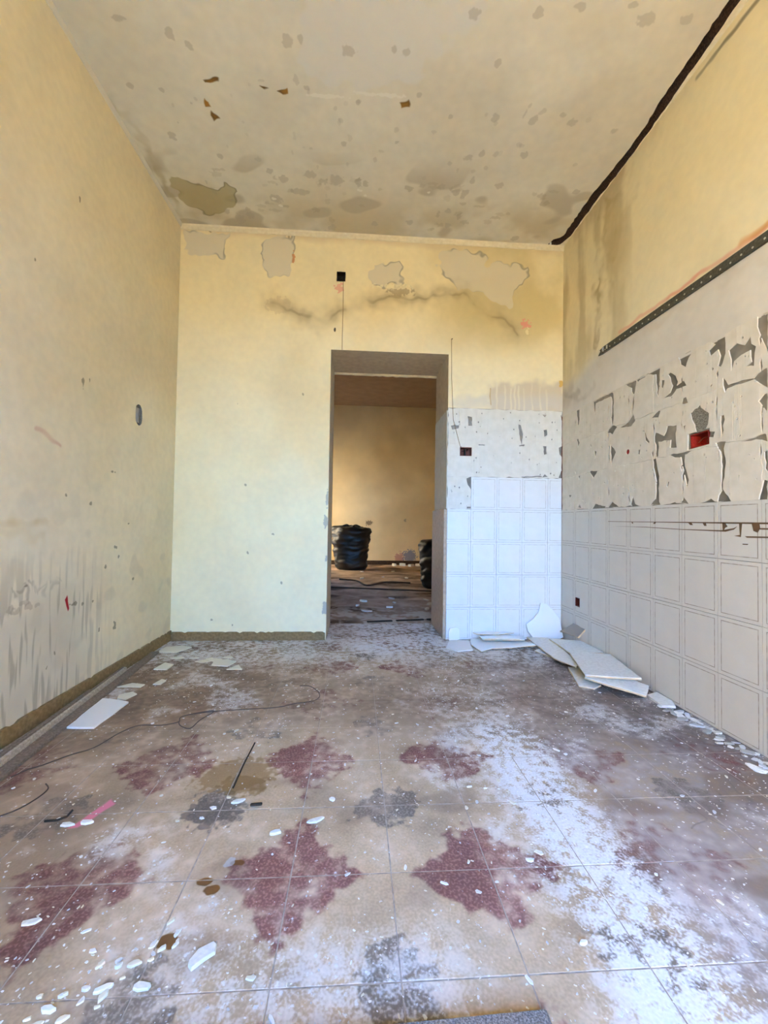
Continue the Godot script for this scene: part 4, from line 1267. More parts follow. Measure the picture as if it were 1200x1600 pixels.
func far_room() -> void:
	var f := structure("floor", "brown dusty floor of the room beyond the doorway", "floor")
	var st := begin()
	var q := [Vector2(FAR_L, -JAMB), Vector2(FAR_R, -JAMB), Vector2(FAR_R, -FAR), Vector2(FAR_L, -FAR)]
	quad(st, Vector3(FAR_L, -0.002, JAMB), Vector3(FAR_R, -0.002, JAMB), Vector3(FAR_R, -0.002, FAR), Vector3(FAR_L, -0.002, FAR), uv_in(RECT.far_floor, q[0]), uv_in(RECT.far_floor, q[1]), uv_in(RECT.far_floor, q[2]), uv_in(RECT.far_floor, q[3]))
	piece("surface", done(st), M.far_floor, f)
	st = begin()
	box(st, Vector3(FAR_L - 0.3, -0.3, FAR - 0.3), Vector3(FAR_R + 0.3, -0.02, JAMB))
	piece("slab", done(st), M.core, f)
	var w := structure("wall_far", "ochre end wall of the room beyond the doorway", "wall")
	st = begin()
	q = [Vector2(FAR_L, 0), Vector2(FAR_R, 0), Vector2(FAR_R, FAR_H), Vector2(FAR_L, FAR_H)]
	quad(st, Vector3(FAR_L, 0, FAR), Vector3(FAR_R, 0, FAR), Vector3(FAR_R, FAR_H, FAR), Vector3(FAR_L, FAR_H, FAR), uv_in(RECT.far_wall, q[0]), uv_in(RECT.far_wall, q[1]), uv_in(RECT.far_wall, q[2]), uv_in(RECT.far_wall, q[3]))
	piece("painted_face", done(st), M.far_wall, w)
	core_box("masonry", Vector3(FAR_L - 0.3, 0, FAR - 0.3), Vector3(FAR_R + 0.3, FAR_H, FAR - 0.02), w)
	w = structure("wall_far_left", "left side wall of the far room around an added unseen opening", "wall")
	for q2 in [[FAR, -8.4, 0.0, FAR_H], [-7.55, B, 0.0, FAR_H], [-8.4, -7.55, 2.1, FAR_H]]:  # leaves an unseen side opening, added to brighten the far room
		core_box("masonry", Vector3(FAR_L - 0.3, q2[2], q2[0]), Vector3(FAR_L, q2[3], q2[1]), w)
	var bounce_wall := structure("wall_added_bounce", "unseen sunlit wall and paving added to bounce warm light into the far room", "wall")  # unseen reflector wall, added to send warm sun through the side opening
	core_box("masonry", Vector3(FAR_L - 3.0, -0.3, -11.0), Vector3(FAR_L - 2.7, 5.0, -2.0), bounce_wall)
	core_box("paving", Vector3(FAR_L - 2.7, -0.3, -11.0), Vector3(FAR_L - 0.3, -0.03, -2.0), bounce_wall)
	w = structure("wall_far_right", "side wall of the far room, right", "wall")
	core_box("masonry", Vector3(FAR_R, 0, FAR), Vector3(FAR_R + 0.3, FAR_H, B), w)
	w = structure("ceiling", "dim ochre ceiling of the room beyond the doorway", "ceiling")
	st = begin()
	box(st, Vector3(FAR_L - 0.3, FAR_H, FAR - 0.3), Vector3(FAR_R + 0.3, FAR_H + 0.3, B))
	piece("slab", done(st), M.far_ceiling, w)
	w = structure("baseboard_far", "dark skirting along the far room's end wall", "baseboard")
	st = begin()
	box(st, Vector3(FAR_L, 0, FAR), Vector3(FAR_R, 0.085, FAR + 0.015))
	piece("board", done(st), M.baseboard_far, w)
	# strips on the floor
	var t := thing("threshold_strip", "dark broken wooden threshold strip across the doorway floor", "threshold", Vector3(0.1, 0, -3.70))
	for s in [[0.0, 0.23], [0.26, 0.52], [0.545, 0.615]]:
		var p := chamfer_box(Vector3(s[1] - s[0], 0.010, 0.030), 0.003)
		var o := piece("strip", p, M.wood_dark, t)
		o.position = Vector3((s[0] + s[1]) / 2, 0.004, -0.16 * (s[0] + s[1]) / 2)
		o.rotation.y = 0.16
	t = thing("floor_joint", "dark joint strip crossing the floor of the far room", "strip", Vector3(0, 0, -5.45))
	var o := piece("strip", chamfer_box(Vector3(3.2, 0.012, 0.05), 0.003), M.wood_dark, t)
	o.position = Vector3(0.5, 0.004, 0)
	o.rotation.y = -0.22
	# bags of rubble
	bag(Vector3(-0.10, 0, -7.85), 0.36, 0.78, 5.0, "big black plastic rubbish bag standing against the far wall, left of the doorway")
	bag(Vector3(1.16, 0, -5.62), 0.30, 0.64, 23.0, "black plastic rubbish bag half hidden behind the right door jamb")
	# litter near the wall and mid floor
	for k in 5:
		var lit := thing("paper_scrap", "crumpled white scrap on the floor by the far wall", "scrap", Vector3(0.76 + 0.17 * k, 0, -8.42 + rng.randf_range(-0.06, 0.06)), "white scraps by the far wall")
		var m := piece("sheet", shard_mesh(rng.randf_range(0.04, 0.08), 1.3, 7, rng.randf_range(0.02, 0.05)), M.plaster[3], lit)
		m.rotation.y = rng.randf() * TAU
	for k in 14:
		var lit := thing("plaster_lump", "pale plaster lump on the far room floor", "plaster lump", Vector3([0.1, 0.75, 0.4][k % 3] + rng.randf_range(-0.1, 0.1), 0, -4.15 - 0.085 * k - (1.6 if k > 8 else 0.0) - (0.6 if k > 11 else 0.0)), "plaster lumps in the far room")
		var m := piece("lump", shard_mesh(rng.randf_range(0.02, 0.05), 1.4, 7, rng.randf_range(0.008, 0.02)), M.plaster[k % 3], lit)
		m.rotation.y = rng.randf() * TAU
	var cord := thing("loose_cable", "thick dark cable lying in a bend across the far room floor", "cable", Vector3(0, 0, -6.5))
	st = begin()
	tube(st, curve_points([Vector3(-0.25, 0.012, 0.15), Vector3(0.0, 0.012, 0.3), Vector3(0.15, 0.012, 0.75), Vector3(0.4, 0.012, 0.45), Vector3(0.62, 0.012, 0.45), Vector3(0.78, 0.012, 0.5)]), 0.012)
	piece("cable", done(st), M.wood_dark, cord)


func bag(at: Vector3, radius: float, height: float, turn: float, label: String) -> void:
	var t := thing("rubbish_bag", label, "rubbish bag", at)
	var st := begin()
	st.set_smooth_group(0)
	var rows := 46
	var cols := 72
	var grid := []
	for j in rows + 1:
		var v := float(j) / rows
		var row := []
		for i in cols:
			var a := i * TAU / cols
			var out := 1.0
			var y := height * minf(v / 0.86, 1.0)
			if v < 0.06:
				out = lerpf(0.72, 0.86, v / 0.06)
			elif v < 0.86:
				out = lerpf(0.86, 1.06, (v - 0.06) / 0.8) - 0.08 * smooth(0.78, 0.86, v)
			else:
				out = lerpf(0.98, 0.0, (v - 0.86) / 0.14)
			var dx := cos(a)
			var dz := sin(a)
			# sideways folds pressed in by the load
			var crease := absf(nb.get_noise_3d(dx * 55 + turn * 40, y * 620 + 40 * na.get_noise_2d(a * 40, turn), dz * 55))
			var lump := na.get_noise_3d(dx * 60 + turn * 90, y * 130, dz * 60)
			out *= 1.0 + 0.16 * lump - 0.16 * (0.35 - crease) * smooth(0.0, 0.1, v)
			y += 0.06 * height * na.get_noise_3d(dx * 70, turn * 30, dz * 70) * smooth(0.6, 0.9, v) + 0.02 * smooth(0.86, 1.0, v) * sin(a * 5 + turn)
			row.append(Vector3(dx * radius * out, maxf(y, 0.0), dz * radius * out * 0.85))
		grid.append(row)
	for j in rows:
		for i in cols:
			var k := (i + 1) % cols
			quad(st, grid[j][k], grid[j][i], grid[j + 1][i], grid[j + 1][k])
	for i in range(1, cols - 1):
		tri(st, grid[0][0], grid[0][i], grid[0][i + 1])
	st.index()
	piece("sack", done(st), M.bag, t)
	# a gathered neck folded over on top
	st = begin()
	for k in 9:
		var a := k * TAU / 9 + turn
		var r0 := radius * 0.25
		tube(st, curve_points([Vector3(cos(a) * r0 * 0.3, height * 0.98, sin(a) * r0 * 0.3), Vector3(cos(a) * r0, height + 0.02 + 0.02 * sin(k * 2.3), sin(a) * r0), Vector3(cos(a) * r0 * 2.4, height - 0.01, sin(a) * r0 * 2.0)], 4), 0.018, 5)
	piece("gathered_neck", done(st), M.bag, t)


func local(xf: Transform3D, called: String, label: String, category: String, u: float, v: float) -> Node3D:
	var t := thing(called, label, category)
	t.transform = Transform3D(xf.basis, xf * Vector3(u, v, 0))
	return t


func open_box(half: Vector2, deep: float, wall: float) -> ArrayMesh:
	var st := begin()
	box(st, Vector3(-half.x, -half.y, -deep), Vector3(half.x, half.y, -deep + wall))
	box(st, Vector3(-half.x, -half.y, -deep), Vector3(-half.x + wall, half.y, 0.002))
	box(st, Vector3(half.x - wall, -half.y, -deep), Vector3(half.x, half.y, 0.002))
	box(st, Vector3(-half.x, -half.y, -deep), Vector3(half.x, -half.y + wall, 0.002))
	box(st, Vector3(-half.x, half.y - wall, -deep), Vector3(half.x, half.y, 0.002))
	return done(st)


func wire_stub(parent: Node, from: Vector3, to: Vector3, m: Material) -> void:
	var st := begin()
	tube(st, curve_points([from, from.lerp(to, 0.5) + Vector3(0.006, 0.008, 0.012), to]), 0.0022)
	piece("wire", done(st), m, parent)


func fittings() -> void:
	var t := local(XF_BACK, "junction_box", "empty black junction box set high in the back wall above the doorway", "junction box", -0.151, 2.740)
	var o := piece("box", open_box(Vector2(0.033, 0.036), 0.05, 0.003), M.black, t)
	wire_stub(o, Vector3(-0.01, 0.0, -0.04), Vector3(0.012, -0.02, -0.006), M.black)
	t = local(XF_BACK, "socket_box", "small red double socket box with cut wires in the bare mortar beside the doorway", "socket box", 0.822, 1.430)
	o = piece("box", open_box(Vector2(0.045, 0.031), 0.045, 0.003), M.copper, t)
	wire_stub(o, Vector3(-0.02, 0.01, -0.04), Vector3(0.0, -0.01, -0.004), M.black)
	wire_stub(o, Vector3(0.02, 0.01, -0.04), Vector3(0.006, 0.012, -0.004), M.black)
	var st := begin()
	box(st, Vector3(-0.004, -0.028, -0.042), Vector3(0.004, 0.028, -0.008))
	piece("divider", done(st), M.black, t)
	t = local(XF_RIGHT, "socket_box", "broken orange red socket box in the hole hacked in the right wall mortar", "socket box", -1.842, 1.288)
	o = piece("box", open_box(Vector2(0.052, 0.032), 0.052, 0.004), M.red, t)
	o.rotation.z = 0.04
	wire_stub(o, Vector3(0.02, 0.01, -0.045), Vector3(-0.02, -0.01, -0.012), M.copper)
	st = begin()
	prism(st, shard_outline(0.016, 1.3, 6), Transform3D(Basis.IDENTITY, Vector3(0.03, -0.012, -0.03)), 0.0, 0.012, 0.002)
	piece("mortar_crumb", done(st), M.copper, t)
	t = local(XF_RIGHT, "socket_box", "small dark red socket box in the white tiles low beside the corner", "socket box", -2.906, 0.330)
	o = piece("box", open_box(Vector2(0.028, 0.030), 0.045, 0.003), M.red_dark, t)
	o.position.z = 0.006
	wire_stub(o, Vector3(0.0, 0.012, -0.04), Vector3(0.008, -0.012, -0.008), M.black)
	t = local(XF_LEFT, "conduit_sleeve", "grey plastic conduit sleeve inside the hole in the left wall", "conduit", 2.634, 1.510)
	st = begin()
	for k in 10:
		var a := k * TAU / 16 - 0.9
		var b := (k + 1) * TAU / 16 - 0.9
		quad(st, Vector3(cos(a) * 0.034, -0.045, sin(a) * 0.034 - 0.036), Vector3(cos(a) * 0.034, 0.045, sin(a) * 0.034 - 0.036), Vector3(cos(b) * 0.034, 0.045, sin(b) * 0.034 - 0.036), Vector3(cos(b) * 0.034, -0.045, sin(b) * 0.034 - 0.036))
	piece("sleeve", done(st), M.grey_box, t)
	# thin lines on the back wall
	t = local(XF_BACK, "thin_wire", "thin brown wire hanging from the junction box down to the door lintel", "wire", -0.14, 2.18)
	st = begin()
	tube(st, [Vector3(0.006, 0.52, 0.004), Vector3(0.008, 0.3, 0.004), Vector3(0.006, 0.1, 0.004), Vector3(0.006, -0.002, 0.004)], 0.0022)
	piece("wire", done(st), M.thread, t)
	t = local(XF_BACK, "thin_wire", "thin wire from a nail beside the doorway down to the red socket box", "wire", 0.70, 2.29)
	st = begin()
	tube(st, [Vector3(0.002, 0.006, 0.008), Vector3(0.006, -0.3, 0.008), Vector3(0.022, -0.62, 0.009), Vector3(0.08, -0.83, 0.009)], 0.002)
	piece("wire", done(st), M.thread, t)
	st = begin()
	tube(st, [Vector3(0.002, 0.006, -0.002), Vector3(0.006, 0.002, 0.02)], 0.003)
	piece("nail", done(st), M.wood_dark, t)
	# riveted rail on the right wall
	t = local(XF_RIGHT, "metal_rail", "long dark metal rail with pale rivets fixed along the right wall", "rail", -1.9, 2.023)
	t.rotation = XF_RIGHT.basis.get_euler()
	var bar := begin()
	prism(bar, PackedVector2Array([Vector2(-0.76, -0.018), Vector2(-0.735, -0.022), Vector2(1.4, -0.022), Vector2(1.4, 0.022), Vector2(-0.70, 0.022), Vector2(-0.745, 0.014), Vector2(-0.735, 0.004)]), Transform3D.IDENTITY, 0.0, 0.006, 0.001)
	var rail_bar := piece("bar", done(bar), M.iron, t)
	bar = begin()
	box(bar, Vector3(-0.72, -0.024, 0.0), Vector3(1.4, -0.019, 0.014))
	piece("lip", done(bar), M.iron, t)
	bar = begin()
	prism(bar, disc(Vector2.ZERO, 0.0045, 0.0045, 8), Transform3D.IDENTITY, 0.0, 0.0025, 0.001)
	var rivet := done(bar)
	for k in 40:
		o = piece("rivet", rivet, M.rivet, rail_bar)
		o.position = Vector3(-0.68 + k * 0.0505, -0.006 + 0.002 * sin(k * 3.1), 0.0055)
	bar = begin()
	box(bar, Vector3(-0.70, -0.012, 0.005), Vector3(-0.694, 0.016, 0.016))
	piece("end_clip", done(bar), M.rivet, t)
	bar = begin()
	box(bar, Vector3(-0.66, -0.010, 0.005), Vector3(-0.655, 0.014, 0.014))
	piece("end_clip", done(bar), M.rivet, t)


func board(called: String, label: String, category: String, a: Vector3, b: Vector3, width: float, thick: float, m: Material, roll := 0.0) -> Node3D:
	var t := thing(called, label, category, (a + b) / 2)
	var along := (b - a).normalized()
	t.basis = Basis(along.cross(Vector3.UP).normalized(), Vector3.UP, -along).orthonormalized()
	var o := piece("board", chamfer_box(Vector3(width, thick, a.distance_to(b)), minf(thick, width) * 0.12), m, t)
	o.position.y = thick / 2
	o.rotation.z = roll
	return t


func planks_and_cable() -> void:
	var t := board("wooden_plank", "longest flat grey plank on the floor along the left skirting", "plank", Vector3(-1.145, 0, -0.95), Vector3(-1.303, 0, -2.85), 0.048, 0.014, M.wood_grey)
	t = board("wooden_plank", "raised pale moulding strip lying between the flat plank and the left skirting", "plank", Vector3(-1.192, 0, -0.95), Vector3(-1.312, 0, -2.50), 0.026, 0.034, M.wood_pale)
	var st := begin()
	box(st, Vector3(-0.004, 0.034, -0.76), Vector3(0.004, 0.038, 0.74))
	piece("ridge", done(st), M.wood_grey, t)
	t = board("wooden_plank", "thin lath wedged behind the moulding strip at the left skirting", "plank", Vector3(-1.222, 0, -0.95), Vector3(-1.316, 0, -2.20), 0.016, 0.026, M.wood_grey)
	t = board("threshold_board", "dusty speckled board lying across the floor nearest the viewer", "board", Vector3(0.352, 0, -0.665), Vector3(-0.36, 0, -0.645), 0.16, 0.022, M.step)
	st = begin()
	box(st, Vector3(-0.080, 0.0, -0.365), Vector3(-0.076, 0.021, 0.365))
	piece("edge_strip", done(st), M.wood_dark, t)
	# cable
	t = thing("loose_cable", "long thin dark cable looping across the floor from the planks", "cable")
	var ctrl := []
	for p in CABLE:
		ctrl.append(Vector3(p[0], 0.006 + 0.004 * sin(p[0] * 40.0), p[1]))
	st = begin()
	st.set_smooth_group(0)
	tube(st, curve_points(ctrl, 6), 0.0019, 7)
	piece("cable", done(st), M.cable, t)
	t = thing("loose_cable", "short bent piece of dark cable near the left edge of the floor", "cable")
	ctrl = []
	for p in CABLE_SHORT:
		ctrl.append(Vector3(p[0], 0.006, p[1]))
	st = begin()
	tube(st, curve_points(ctrl, 6), 0.0020, 7)
	piece("cable", done(st), M.cable, t)
	t = thing("thin_stick", "thin dark stick lying on the brown damp stain", "stick")
	st = begin()
	tube(st, [Vector3(-0.391, 0.004, -1.42), Vector3(-0.392, 0.005, -1.55), Vector3(-0.388, 0.004, -1.70)], 0.0026, 5)
	piece("stick", done(st), M.wood_dark, t)
	t = thing("wood_splinter", "small olive brown wood splinter beside a white chip and the brown stain", "splinter", Vector3(-0.296, 0, -1.333))
	var o := piece("splinter", chamfer_box(Vector3(0.036, 0.006, 0.011), 0.002), M.wood_dark, t)
	o.position.y = 0.006
	o.rotation.y = 0.1
	t = thing("wood_splinter", "dark bent splinter among chips beside the pink mark", "splinter", Vector3(-0.852, 0, -1.290))
	st = begin()
	tube(st, [Vector3(-0.035, 0.003, 0.0), Vector3(0.0, 0.005, 0.0), Vector3(0.02, 0.008, -0.01), Vector3(0.03, 0.02, -0.02)], 0.0032, 5)
	piece("splinter", done(st), M.wood_dark, t)


func slab_thing(called: String, label: String, category: String, corners: Array, thick: float, m: Material, back: Material = null, group := "") -> Node3D:
	var base := Vector3.ZERO
	for p in corners:
		base += Vector3(p[0], 0, p[2]) / corners.size()
	var t := thing(called, label, category, base, group)
	var at := []
	for p in corners:
		at.append(Vector3(p[0], p[1], p[2]) - base)
	if back:
		var low := []
		for p in at:
			low.append(p - Vector3(0, thick * 0.3, 0))
		piece("glaze", slab(at, thick * 0.3, 0.0008), m, t)
		piece("biscuit", slab(low, thick * 0.7, 0.0), back, t)
	else:
		piece("sheet", slab(at, thick, 0.0012), m, t)
	return t


func tile_heap() -> void:
	var g := ""
	slab_thing("broken_tile", "large tilted white tile at the back of the heap, overlapped by a bigger one", "tile", [[1.394, 0.060, -2.954], [1.647 - 0.07, 0.075, -2.85], [1.572, 0.077, -2.579], [1.371, 0.068, -2.606]], 0.010, M.ceramic_dusty, M.biscuit)
	slab_thing("broken_tile", "biggest whole white tile lying on the heap against the right wall", "tile", [[1.357, 0.078, -2.59], [1.574, 0.088, -2.51], [1.501, 0.084, -2.12], [1.243, 0.074, -2.204]], 0.011, M.ceramic_dusty, M.biscuit)
	slab_thing("broken_tile", "long white tile sliver down the left flank of the heap with its tan back showing", "tile", [[1.290, 0.036, -3.10], [1.407, 0.050, -2.99], [1.345, 0.060, -2.45], [1.302, 0.048, -2.406], [1.262, 0.032, -2.60]], 0.009, M.ceramic_dusty, M.biscuit)
	slab_thing("broken_tile", "pale tile at the near end of the heap with a straight front rim", "tile", [[1.243, 0.060, -2.212], [1.477, 0.062, -2.193], [1.527, 0.052, -2.101], [1.449, 0.040, -2.011]], 0.012, M.ceramic_dusty, M.biscuit)
	slab_thing("broken_tile", "low white tile under the near end of the heap, tip towards the room", "tile", [[1.299, 0.014, -2.495], [1.387, 0.024, -2.464], [1.330, 0.022, -2.20], [1.273, 0.013, -2.170], [1.217, 0.012, -2.223]], 0.009, M.ceramic_dusty, M.biscuit)
	slab_thing("broken_tile", "small flat tile piece under the long sliver, on the floor side of the heap", "tile", [[1.240, 0.013, -2.838], [1.333, 0.020, -2.896], [1.350, 0.018, -2.669], [1.317, 0.012, -2.655]], 0.009, M.ceramic_dusty, M.biscuit)
	slab_thing("broken_tile", "wide white sheet lying flat on the floor below the tiled back wall", "tile", [[0.862, 0.020, -3.104], [1.191, 0.028, -3.05], [1.301, 0.026, -2.915], [1.10, 0.020, -2.885], [0.954, 0.016, -2.887], [0.863, 0.010, -2.828], [0.832, 0.011, -2.973]], 0.008, M.ceramic, M.biscuit)
	slab_thing("broken_tile", "narrow white tile on top of the wide flat sheet by the back wall", "tile", [[0.912, 0.054, -3.059], [1.211, 0.060, -3.038], [1.185, 0.056, -2.968], [0.919, 0.050, -3.005]], 0.009, M.ceramic, M.biscuit)
	slab_thing("broken_tile", "jagged tile sliver against the back wall, topmost of the flat pieces", "tile", [[0.885, 0.064, -3.125], [1.0, 0.066, -3.137], [1.191, 0.068, -3.095], [1.057, 0.062, -3.060], [0.91, 0.060, -3.085]], 0.008, M.ceramic, M.biscuit)
	slab_thing("broken_tile", "thin white tile under the narrow one, pushed to the back wall", "tile", [[0.95, 0.043, -3.13], [1.26, 0.046, -3.085], [1.23, 0.043, -2.99], [0.93, 0.036, -3.02]], 0.008, M.ceramic, M.biscuit)
	slab_thing("broken_tile", "ragged white plaster sheet flat on the floor at the foot of the door jamb", "plaster sheet", [[0.70, 0.010, -3.095], [0.78, 0.012, -3.10], [0.845, 0.012, -3.08], [0.815, 0.009, -2.87], [0.70, 0.008, -2.845], [0.640, 0.007, -2.93]], 0.007, M.plaster[3])
	slab_thing("broken_tile", "grey backed tile leaning on the right wall behind the heap", "tile", [[1.53, 0.085, -3.06], [1.574, 0.170, -2.955], [1.576, 0.165, -2.80], [1.54, 0.105, -2.83]], 0.014, M.grey_box, M.biscuit)
	slab_thing("broken_tile", "white curved shard standing upright in the corner of the tiled walls", "tile", [[1.292, 0.127, -3.108], [1.299, 0.076, -3.098], [1.350, 0.010, -3.085], [1.494, 0.006, -3.085], [1.570, 0.030, -3.088], [1.552, 0.162, -3.112], [1.508, 0.225, -3.124], [1.457, 0.274, -3.133], [1.413, 0.281, -3.134], [1.392, 0.211, -3.122], [1.342, 0.158, -3.112]], 0.008, M.ceramic, null)
	slab_thing("broken_tile", "small round white shard propped on the back wall by the door jamb", "tile", [[0.700, 0.004, -3.112], [0.698, 0.062, -3.124], [0.712, 0.092, -3.130], [0.764, 0.098, -3.131], [0.786, 0.076, -3.127], [0.784, 0.012, -3.114], [0.750, 0.003, -3.112]], 0.007, M.ceramic, null)
	# left side of the room
	slab_thing("broken_tile", "clean cream rectangular tile piece beside the planks on the left", "tile", [[-1.194, 0.009, -1.846], [-1.082, 0.008, -1.842], [-1.073, 0.008, -2.090], [-1.13, 0.009, -2.112], [-1.215, 0.010, -2.130]], 0.008, M.plaster[3], null)
	slab_thing("broken_tile", "small notched tile scrap touching the cream rectangular piece", "tile", [[-1.150, 0.007, -2.135], [-1.105, 0.006, -2.125], [-1.085, 0.006, -2.19], [-1.12, 0.006, -2.215], [-1.165, 0.007, -2.175]], 0.006, M.plaster[1])
	slab_thing("plaster_flake", "slim cream flake on the floor just beyond the rectangular tile piece", "flake", [[-1.232, 0.006, -2.28], [-1.11, 0.006, -2.275], [-1.105, 0.006, -2.31], [-1.18, 0.006, -2.33]], 0.005, M.plaster[1])
	slab_thing("plaster_flake", "small square cream flake right of the slim one", "flake", [[-1.065, 0.007, -2.31], [-1.025, 0.006, -2.31], [-1.02, 0.007, -2.365], [-1.05, 0.007, -2.38]], 0.006, M.plaster[1])
	slab_thing("plaster_flake", "wide pale flake at the end of the planks in the left corner", "flake", [[-1.30, 0.007, -2.86], [-1.17, 0.007, -2.85], [-1.11, 0.012, -2.95], [-1.19, 0.010, -2.99], [-1.29, 0.008, -2.97]], 0.006, M.plaster[1])
	slab_thing("plaster_flake", "squarish pale flake tilted on crumbs in front of the back left corner", "flake", [[-1.165, 0.010, -2.53], [-1.09, 0.008, -2.53], [-1.08, 0.014, -2.60], [-1.14, 0.018, -2.62]], 0.007, M.plaster[1])
	slab_thing("plaster_flake", "largest pale flake of the scatter below the back skirting", "flake", [[-0.86, 0.008, -2.60], [-0.76, 0.007, -2.58], [-0.73, 0.008, -2.66], [-0.80, 0.010, -2.70], [-0.87, 0.009, -2.68]], 0.006, M.plaster[1])
	slab_thing("plaster_flake", "pointed pale flake right beside the largest flake below the back skirting", "flake", [[-0.75, 0.006, -2.53], [-0.66, 0.006, -2.53], [-0.70, 0.008, -2.60]], 0.005, M.plaster[1])
	for k in 9:
		var c := Vector3(rng.randf_range(-1.18, -0.80), 0, rng.randf_range(-2.76, -2.66))
		var s := rng.randf_range(0.02, 0.05)
		slab_thing("plaster_flake", "thin pale flake in the drift below the back skirting", "flake", [[c.x - s, 0.006, c.z], [c.x, 0.006, c.z + s * 0.5], [c.x + s, 0.008, c.z + 0.1 * s], [c.x + 0.3 * s, 0.008, c.z - s * 0.6]], 0.005, M.plaster[1], null, "pale flakes below the back skirting")
	# single larger chips lying in the open
	for c in [
		[-0.298, -0.886, 0.044, "long white chip, biggest on the near part of the floor"], [-0.108, -1.262, 0.034, "broad white chip beside the tile joint in mid floor"], [-0.356, -1.357, 0.032, "white chip lying on the end of the dark stick stain"],
		[-0.813, -1.274, 0.026, "pale chip touching the dark bent splinter"], [-0.766, -1.282, 0.024, "pale chip lying on the near end of the pink mark"], [-0.216, -1.217, 0.024, "dull grey chip left of the broad white chip in mid floor"],
		[-0.696, -0.976, 0.026, "white chip lying alone near the left edge of the floor"], [-0.456, -0.836, 0.022, "pale chip at the left end of the near cluster of chips"], [-0.390, -0.836, 0.026, "pale chip at the right end of the near cluster of chips"],
		[-0.536, -0.804, 0.016, "pale chip lying alone in the near left of the floor"], [0.491, -0.873, 0.014, "white chip on the clean tile beside the white floor band"], [0.466, -1.091, 0.016, "white chip in the middle of the right red motif"]]:
		var t := thing("plaster_chip", c[3], "chip", Vector3(c[0], 0, c[1]))
		var o := piece("chip", shard_mesh(c[2] * 0.54, 1.5, 8, rng.randf_range(0.004, 0.007), 0.0), M.plaster[0 if c[2] > 0.025 else 3], t)
		o.rotation.y = 0.75 if c[2] == 0.044 else rng.randf_range(-0.1, 0.4)


	for k in 26:
		var f := rng.randf()
		var t := thing("plaster_chip", "cream chip in the loose cluster at the near left of the floor", "chip", Vector3(lerpf(-0.60, -0.36, f) + rng.randf_range(-0.03, 0.03), 0, lerpf(-0.75, -0.93, f) + rng.randf_range(-0.05, 0.05)), "cream chips clustered at the near left")
		var o := piece("chip", shard_mesh(rng.randf_range(0.0035, 0.009), 1.45, 7, rng.randf_range(0.003, 0.006), 0.0), M.plaster[1 if k % 3 else 0], t)
		o.rotation.y = rng.randf_range(0.0, 1.2)


func rubble_row() -> void:
	var t := thing("broken_tile", "tan edged tile piece first in the rubble row past the heap", "tile", Vector3(1.53, 0, -2.02))
	var st := begin()
	prism(st, PackedVector2Array([Vector2(-0.02, 0.07), Vector2(0.045, 0.085), Vector2(0.045, -0.02), Vector2(0.02, -0.075), Vector2(-0.035, -0.055)]), Transform3D(Basis(Vector3(1, 0.12, 0).normalized(), Vector3(0, 0, -1), Vector3(-0.12, 1, 0).normalized()), Vector3.ZERO), 0.002, 0.012, 0.001)
	piece("sheet", done(st), M.ceramic_dusty, t)
	var kinds := []
	for k in 8:
		kinds.append(shard_mesh(1.0, rng.randf_range(1.05, 1.5), rng.randi_range(5, 8), rng.randf_range(0.18, 0.35)))
	for k in 58:
		var z := lerpf(-1.96, -1.30, pow(k / 58.0, 0.9)) + rng.randf_range(-0.02, 0.02)
		var s := rng.randf_range(0.007, 0.021)
		var x := R - 0.012 - s * 1.1 - absf(rng.randfn(0.0, 0.038))
		t = thing("tile_fragment", "broken tile fragment in the rubble row at the foot of the right wall", "tile fragment", Vector3(x, 0, z), "tile fragments along the right wall")
		var o := piece("fragment", kinds[k % 8], M.plaster[[0, 2, 4, 2, 4][k % 5]] if k % 6 else M.ceramic_dusty, t)
		o.scale = Vector3.ONE * s
		o.rotation = Vector3(rng.randf_range(-0.28, 0.28), rng.randf() * TAU, rng.randf_range(-0.28, 0.28))
		o.position.y = s * 0.16


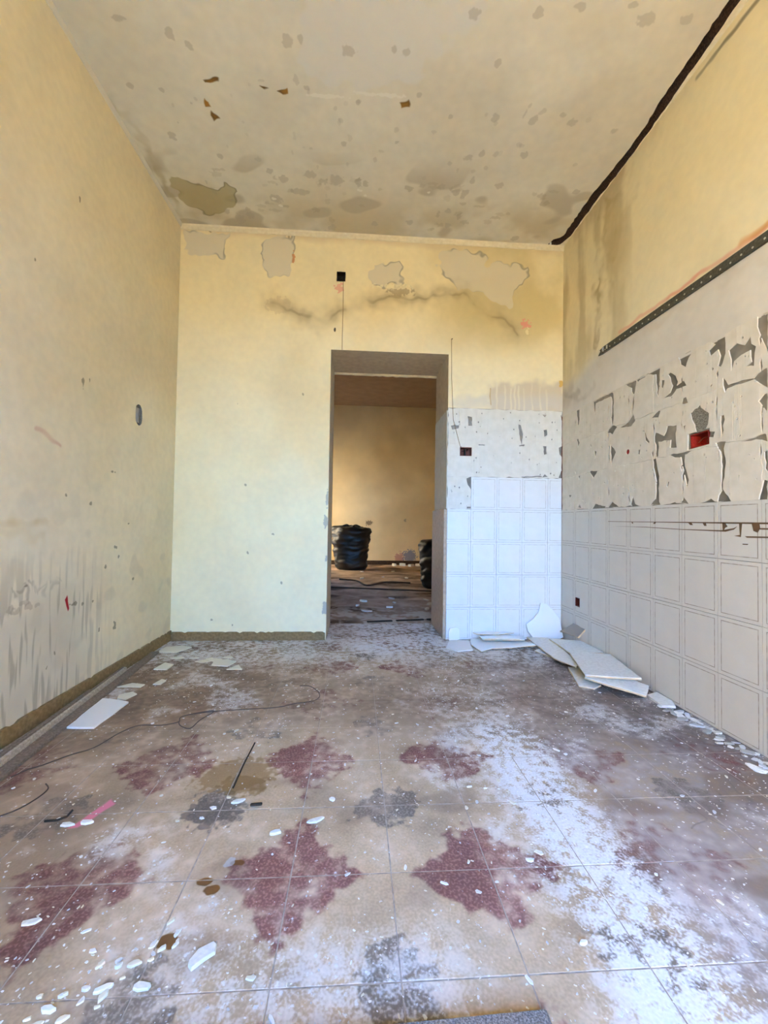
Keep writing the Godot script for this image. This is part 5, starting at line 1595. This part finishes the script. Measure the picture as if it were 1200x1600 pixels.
func chips() -> void:
	var kinds := []
	for k in 10:
		kinds.append(shard_mesh(1.0, rng.randf_range(1.0, 1.55), rng.randi_range(5, 8), rng.randf_range(0.2, 0.45)))
	var made := 0
	while made < 230:
		var x := rng.randf_range(-1.1, 1.45)
		var z := -rng.randf_range(0.74, 2.6)
		if absf(x) > 0.95 * absf(z) + 0.1:
			continue
		var crowd := 0.35 + 0.5 * smooth(0.3, 0.0, absf(x - 0.45)) + 0.4 * smooth(-1.2, -0.8, z) + 0.3 * smooth(-0.2, 0.3, na.get_noise_2d(x * 200, z * 200))
		if rng.randf() > crowd:
			continue
		made += 1
		var s := 0.0032 + 0.0045 * pow(rng.randf(), 2.0) + (0.004 if rng.randf() < 0.12 else 0.0)
		var t := thing("plaster_chip", "small pale plaster chip scattered on the dusty floor tiles", "chip", Vector3(x, 0, z), "small plaster chips strewn over the floor")
		var o := piece("chip", kinds[made % 10], M.plaster[[0, 1, 2, 3, 3][made % 5]], t)
		o.scale = Vector3.ONE * s
		o.rotation.y = rng.randf() * TAU
	# crumbs too many to count
	for v in 3:
		var mm := MultiMesh.new()
		mm.transform_format = MultiMesh.TRANSFORM_3D
		mm.mesh = kinds[v * 3]
		mm.instance_count = 1500
		var i := 0
		while i < 1500:
			var x := rng.randf_range(L + 0.1, R - 0.02)
			var z := -rng.randf_range(0.7, 3.3)
			var here := 0.12 + 0.7 * smooth(0.22, 0.05, absf(x - 0.62)) + 0.8 * smooth(-2.6, -3.0, z) * smooth(0.9, 0.3, absf(x - 0.2)) + 0.8 * smooth(R - 0.25, R - 0.05, x) * smooth(-1.0, -1.4, z) + 0.5 * smooth(0.05, 0.35, na.get_noise_2d(x * 180, z * 180)) + 0.35 * smooth(-1.1, -0.8, z)
			if rng.randf() > here or (z < B and (x < DOOR_L + 0.02 or x > DOOR_R - 0.03)):
				continue
			var s := rng.randf_range(0.0010, 0.0034)
			mm.set_instance_transform(i, Transform3D(Basis(Vector3.UP, rng.randf() * TAU).scaled(Vector3.ONE * s), Vector3(x, 0, z)))
			i += 1
		var o := MultiMeshInstance3D.new()
		o.name = numbered("plaster_crumb_debris")
		o.multimesh = mm
		o.material_override = M.plaster[[3, 1, 2][v]]
		add_child(o, true)
		tag(o, ["white plaster crumbs strewn over the floor dust", "cream plaster crumbs strewn over the floor dust", "greyish plaster crumbs strewn over the floor dust"][v], "debris", "", "stuff")
